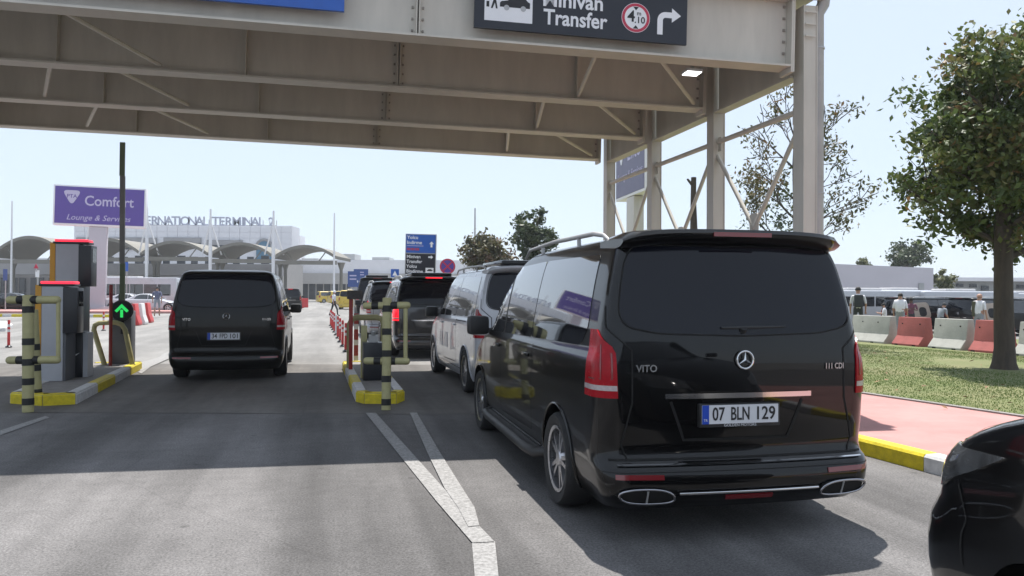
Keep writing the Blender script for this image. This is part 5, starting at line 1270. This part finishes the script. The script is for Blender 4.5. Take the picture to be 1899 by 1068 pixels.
# large tree on the lawn
rg = random.Random(3)
b = G(1862, 684, .15); r = empty('broadleaf_tree', (b.x, b.y, .14), 0, 'large leafy broadleaf tree standing on the lawn at the right edge', 'tree')
k = MB(); k.tube([(0,0,-.05),(0,0,.12),(.01,0,.4),(-.01,0,1.2),(0,.02,2.0),(.0,.0,2.7),(.03,0,3.6),(.02,.05,4.6)], [.27,.21,.18,.168,.16,.165,.12,.07], 16); k.build('trunk', M['bark'], r, smooth=70)
k = MB(); tips = []
for i in range(9):
    a = i*2.399; grow(k, Vector((0,0,2.1+.28*i)), Vector((math.cos(a), math.sin(a), .45)).normalized(), 1.5-.06*i, .075-.004*i, 2, rg, tips, .6)
k.build('limbs', M['bark'], r, smooth=70)
cs = []; ss = []; rg2 = np.random.RandomState(5)
cz = 4.42-.14
while len(cs) < 270:
    u_ = rg2.randn(3); u_ /= np.linalg.norm(u_); rad = rg2.rand()**.38
    zz = u_[2]*rad*2.32; 
    prof = 1.62 if zz > -.8 else 1.62*(1-.22*((-zz-.8)/1.9))
    lump = 1+.20*math.sin(4*math.atan2(u_[1], u_[0])+zz*2.2)+.14*math.sin(5.5*zz+1)+.10*rg2.randn()
    p = (u_[0]*rad*prof*lump, u_[1]*rad*prof*lump, cz+zz+.1*rg2.randn())
    if p[2] < 2.05 and rg2.rand() < .55: continue
    cs.append(p); ss.append(.20+.30*rg2.rand()**1.5)
leaf_cloud('crown', cs, ss, 112, .067, M['leaf_green'], r, (1,1,.8), 8, 1.25, .45)
# sparse tree behind the gantry columns
b = G(1474, 640); b = Vector(((1474-950)/1450*22, 22, 0)); r = empty('sparse_tree', (b.x, b.y, 0), 0, 'thin half bare tree behind the gantry columns', 'tree')
rg = random.Random(11); k = MB(); k.tube([(.05,0,0),(.04,0,1.5),(.06,0,3.0),(.03,0,4.2),(-.02,0,5.2),(.0,0,6.2)], [.14,.12,.10,.08,.05,.02], 10); k.build('trunk', M['bark'], r, smooth=70)
k = MB(); tips = []
for i in range(13):
    a = i*2.4+.5; z = 2.6+.27*i; grow(k, Vector((.03,0,z)), Vector((math.cos(a), math.sin(a)*.8, .35+.07*i)).normalized(), 1.35-.03*i, .042-.001*i, 2, rg, tips, .75, .0105, .12)
k.build('branches', M['bark_grey'], r, smooth=70)
cs = [tuple(t[0]) for t in tips if rg.random() < (.55 if t[0].z < 5.0 else .25)]
leaf_cloud('foliage', cs, [.28]*len(cs), 20, .066, M['leaf_sparse'], r, (1,1,1), 4, 1.0, .6)
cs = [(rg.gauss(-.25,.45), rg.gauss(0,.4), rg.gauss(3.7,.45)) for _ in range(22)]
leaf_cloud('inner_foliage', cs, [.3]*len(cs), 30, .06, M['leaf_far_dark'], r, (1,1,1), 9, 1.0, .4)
# bare cut trunk
b = Vector(((1287-950)/1450*25, 25, 0)); r = empty('bare_trunk', (b.x, b.y, 0), 0, 'bare cut off tree trunk with two stubs between the columns', 'tree')
k = MB(); k.tube([(0.05,0,0),(.03,0,2.4),(0,0,3.6),(-.02,0,4.6),(-.01,0,5.3)], [.16,.13,.12,.09,.085], 9); k.build('trunk', M['bark'], r, smooth=60)
k = MB(); k.tube([(-.02,0,5.0),(-.18,0,5.2),(-.22,0,5.25)], [.05,.04,.03], 7); k.build('stub', M['bark'], r, smooth=60)
k = MB(); k.tube([(0,0,3.1),(.10,0,3.45),(.12,0,3.6)], [.06,.05,.04], 7); k.build('stub', M['bark'], r, smooth=60)
def far_tree(name, label, px, Y, top, bot, wpx, material, seed, n=60, npc=70, leaf=.16, conic=0.0, trunk=True):
    x = (px-950)/1450*Y; zt = A(px, top, Y).z; zb = A(px, bot, Y).z; w = wpx/1450*Y/2; r = empty(name, (x, Y, 0), 0, label, 'tree'); rg2 = np.random.RandomState(seed)
    k = MB(); k.tube([(0,0,0), (0,0,max(.2, zb)), (.1,0,(zt+zb)/2), (0,0,zt-.5)], [.25,.2,.12,.03], 8); k.build('trunk', M['bark'], r, smooth=60)
    cs = []; H = (zt-zb)/2; cz = (zt+zb)/2; ss = []
    while len(cs) < n:
        u_ = rg2.randn(3); u_ /= np.linalg.norm(u_); rad = rg2.rand()**.45; lump = 1+.22*math.sin(3*math.atan2(u_[1], u_[0])+seed+u_[2]*4)
        z = u_[2]*rad*H; sc = (1-conic*(z+H)/(2*H))
        cs.append((u_[0]*rad*w*lump*sc, u_[1]*rad*w*lump*sc, cz+z)); ss.append(w*(.18+.16*rg2.rand()))
    leaf_cloud('crown', cs, ss, npc, leaf, material, r, (1,1,.8), seed, 1.3)
    k = MB()
    for c in cs[::3]: k.tube([(0,0,min(c[2]-.3, zt-.8)*.8), (c[0]*.5, c[1]*.5, c[2]*.9), c], [.07,.04,.012], 5, cap=False)
    k.build('branches', M['bark'], r)
    return r
far_tree('round_tree', 'brownish bushy tree left of the dark green one above the white van', 905, 58, 434, 510, 92, M['leaf_far_brown'], 2, 80, 60, .15)
far_tree('round_tree', 'taller dark green tree above the roof rail of the big black van', 990, 56, 391, 500, 82, M['leaf_far_dark'], 6, 70, 55, .15)
far_tree('round_tree', 'small dark tree rising behind the white building', 1681, 95, 447, 500, 78, M['leaf_far_dark'], 9, 60, 60, .20)
far_tree('shrub', 'pale bushy shrub at the right corner of the white building', 1748, 68, 499, 550, 40, M['leaf_pale'], 12, 40, 50, .14)
far_tree('shrub', 'tiny tree top above the white building near the van', 1603, 95, 478, 500, 30, M['leaf_pale'], 15, 20, 40, .16)
# ------------------------------------------------------------------ people
def person(loc, head, label, H=1.75, pose='walk', top='cloth_white', legs='cloth_dark', shorts=False, hat=None, skin='skin', bag=None, vest=None, arms='down', stout=1.0, cat='person', bend=0.0, z=0.0, hair='hair'):
    r = empty('person', (loc[0], loc[1], z), -R(head), label, cat); s = H/1.75
    st = .26 if pose == 'walk' else .03; by = bend
    J = {'pel': (0,0,.95), 'chest': (0,by*.25,1.28), 'neck': (0,.02+by*.5,1.49-by*.1), 'head': (0,.05+by*.65,1.62-by*.15), 'top': (0,.04+by*.7,1.70-by*.2)}
    for sg, nm in ((-1, 'l'), (1, 'r')):
        f = sg*st
        J['hip'+nm] = (sg*.10,0,.90); J['kn'+nm] = (sg*.11, f*.55+.04, .50); J['an'+nm] = (sg*.11, f-.03, .085); J['to'+nm] = (sg*.12, f+.14, .035)
        J['sh'+nm] = (sg*.19,by*.45,1.42-by*.08)
        if arms == 'down': J['el'+nm] = (sg*.25, -f*.4-.02+by*.4, 1.14); J['wr'+nm] = (sg*.25, -f*.7+.08+by*.5, .90); J['ha'+nm] = (sg*.25, -f*.75+.10+by*.5, .83)
        else: J['el'+nm] = (sg*.25, .08+by*.4, 1.16); J['wr'+nm] = (sg*.12, .30+by*.5, 1.18); J['ha'+nm] = (sg*.06, .36+by*.5, 1.22)
    ch = [('pel','chest'),('chest','neck'),('neck','head'),('head','top')]
    for n_ in 'lr': ch += [('pel','hip'+n_),('hip'+n_,'kn'+n_),('kn'+n_,'an'+n_),('an'+n_,'to'+n_),('chest','sh'+n_),('sh'+n_,'el'+n_),('el'+n_,'wr'+n_),('wr'+n_,'ha'+n_)]
    rad = {'pel': .145*stout, 'chest': .155*stout, 'neck': .058, 'head': .088, 'top': .07}
    for n_ in 'lr': rad.update({'hip'+n_: .095, 'kn'+n_: .062, 'an'+n_: .045, 'to'+n_: .035, 'sh'+n_: .068, 'el'+n_: .046, 'wr'+n_: .030, 'ha'+n_: .032})
    ks = list(J); me = bpy.data.meshes.new('body'); me.from_pydata([Vector(J[k_])*s for k_ in ks], [(ks.index(a), ks.index(b)) for a, b in ch], [])
    o = bpy.data.objects.new('body', me); col.objects.link(o); md = o.modifiers.new('s', 'SKIN'); md.use_smooth_shade = True
    for i, k_ in enumerate(ks): me.skin_vertices[0].data[i].radius = (rad[k_]*s, rad[k_]*s*.85)
    me.skin_vertices[0].data[0].use_root = True
    o.modifiers.new('u', 'SUBSURF').levels = 2
    dg = bpy.context.evaluated_depsgraph_get(); m2 = bpy.data.meshes.new_from_object(o.evaluated_get(dg)); o.modifiers.clear(); o.data = m2; bpy.data.meshes.remove(me)
    m2.name = 'body'; m2.materials.clear()
    for mm in (skin, top, legs, 'black'): m2.materials.append(M[mm])
    def seg(p, a, b): ab = b-a; t = max(0, min(1, (p-a).dot(ab)/ab.length_squared)); return (p-a-ab*t).length, t
    reg = {}
    for a, b in ch:
        k0 = a[:2]+b[:2]
        reg[(a, b)] = 2 if a in ('hipl','hipr') or b[:3] == 'hip' else 0
        if a == 'pel' and b == 'chest' or a == 'chest': reg[(a, b)] = 1
        if a[:2] == 'sh': reg[(a, b)] = 1
        if a[:2] == 'kn': reg[(a, b)] = 0 if shorts else 2
        if a[:2] == 'an': reg[(a, b)] = 3
    for f in m2.polygons:
        c = f.center; best = min(((seg(c, Vector(J[a])*s, Vector(J[b])*s), (a, b)) for a, b in ch), key=lambda x: x[0][0]); mi = reg[best[1]]
        if best[1] == ('pel', 'chest') and c.z < .98*s: mi = 2
        if best[1] == ('chest', 'neck') and best[0][1] > .93: mi = 0
        f.material_index = mi
    m2.shade_smooth(); o.parent = r
    hd = Vector(J['head'])*s
    k = MB(); k.lathe([(.0, .105*s), (.05*s, .098*s), (.085*s, .06*s), (.098*s, .01*s), (.092*s, -.035*s)], 12, 0, Matrix.Translation(hd+Vector((0,-.012,.012))) @ Matrix.Rotation(R(-14), 4, 'X'), close=False)
    k.build('hair' if not hat else 'cap', M[hat or hair], r, smooth=60)
    if hat: k = MB(); k.prism([(-.07,.05),(.07,.05),(.06,.15),(-.06,.15)], .02, .03, lambda u, v_, w_: hd+Vector((u*s, v_*s, w_*s+.02))); k.build('cap_peak', M[hat], r)
    # face and fingers
    k = MB(); k.cbox(hd+Vector((0, .088*s, -.01*s)), (.02*s,.03*s,.035*s)); k.build('nose', M[skin], r, bevel=.004)
    k = MB()
    for sg in (-1, 1): k.cbox(hd+Vector((sg*.032*s, .083*s, .018*s)), (.02*s,.01*s,.01*s))
    k.cbox(hd+Vector((0, .078*s, -.045*s)), (.045*s,.01*s,.008*s)); k.build('eyes_and_mouth', M['hair'], r)
    for n_ in 'lr':
        k = MB(); h = Vector(J['ha'+n_])*s; w_ = Vector(J['wr'+n_])*s; d = (h-w_).normalized(); side = Vector((1,0,0)) if abs(d.x) < .7 else Vector((0,0,1))
        for i in range(4): o_ = side*(i-1.5)*.017*s; k.tube([h+o_, h+o_+d*.045*s, h+o_*1.05+d*.075*s+Vector((0,.012,0))*s], [.009*s,.008*s,.006*s], 5)
        k.tube([w_+d*.02*s, w_+d*.05*s+Vector((0,.035,0))*s, w_+d*.085*s+Vector((0,.042,0))*s], [.010*s,.009*s,.007*s], 5); k.build('fingers', M[skin], r, smooth=60)
    if vest:
        k = MB(); k.box((-.20*s,-.15*s,.88*s), (-.07*s,.15*s,1.46*s)); k.build('jacket_panel', M[vest], r, bevel=.04)
    if bag: k = MB(); k.box((-.15*s,-.30*s,1.0*s), (.15*s,-.13*s,1.45*s)); k.build('backpack', M[bag], r, bevel=.05)
    return r
def ppos(px, Y): return ((px-950)/1450*Y, Y)
person(ppos(620, 52.5), 60, 'man in white shirt, dark trousers and white cap crossing the road', 1.74, 'walk', 'cloth_white', 'cloth_dark', hat='cloth_white')
person(ppos(292, 47), -20, 'woman in slate top and shorts walking away beside the red blocks', 1.80, 'walk', 'cloth_blue', 'cloth_grey', shorts=True, hat='cloth_dark', z=.1)
person(ppos(1592, 28.5), 20, 'dark haired person with white top and black backpack at the edge of the big van', 1.78, 'stand', 'cloth_white', 'cloth_dark', bag='cloth_dark', z=.1)
person(ppos(1670, 29.5), 35, 'stout man in white shirt behind the red barrier', 1.66, 'stand', 'cloth_white', 'cloth_grey', stout=1.5)
person(ppos(1641, 30.5), -60, 'child in white top with hands raised beside the stout man', 1.28, 'stand', 'cloth_white', 'cloth_grey', arms='up')
person(ppos(1690, 30.5), 200, 'person in maroon standing just right of the stout man', 1.50, 'stand', 'cloth_maroon', 'cloth_dark', skin='skin_dark', arms='up')
person(ppos(1744, 28.0), 70, 'bending person in grey shirt and cap behind the middle white barrier', 1.36, 'stand', 'cloth_grey', 'cloth_dark', bend=.35, hat='cloth_dark')
person(ppos(1816, 27.5), 60, 'bald man in white shirt and olive jacket left of the tree trunk', 1.64, 'stand', 'cloth_white', 'cloth_grey', vest='cloth_olive', hair='skin', stout=1.3)
# ------------------------------------------------------------------ thin summer haze
hzm = bpy.data.materials.new('haze_air'); hzm.use_nodes = True; hn = hzm.node_tree; hn.nodes.clear()
pv = hn.nodes.new('ShaderNodeVolumePrincipled'); pv.inputs['Color'].default_value = (.86, .92, 1, 1); pv.inputs['Density'].default_value = .00045; pv.inputs['Anisotropy'].default_value = .3
ho = hn.nodes.new('ShaderNodeOutputMaterial'); hn.links.new(pv.outputs[0], ho.inputs['Volume'])
k = MB(); k.box((-1510, -70, -1.1), (1510, 2510, 26)); tag(k.build('haze', hzm), 'thin pale summer haze filling the air', 'haze', kind='stuff')
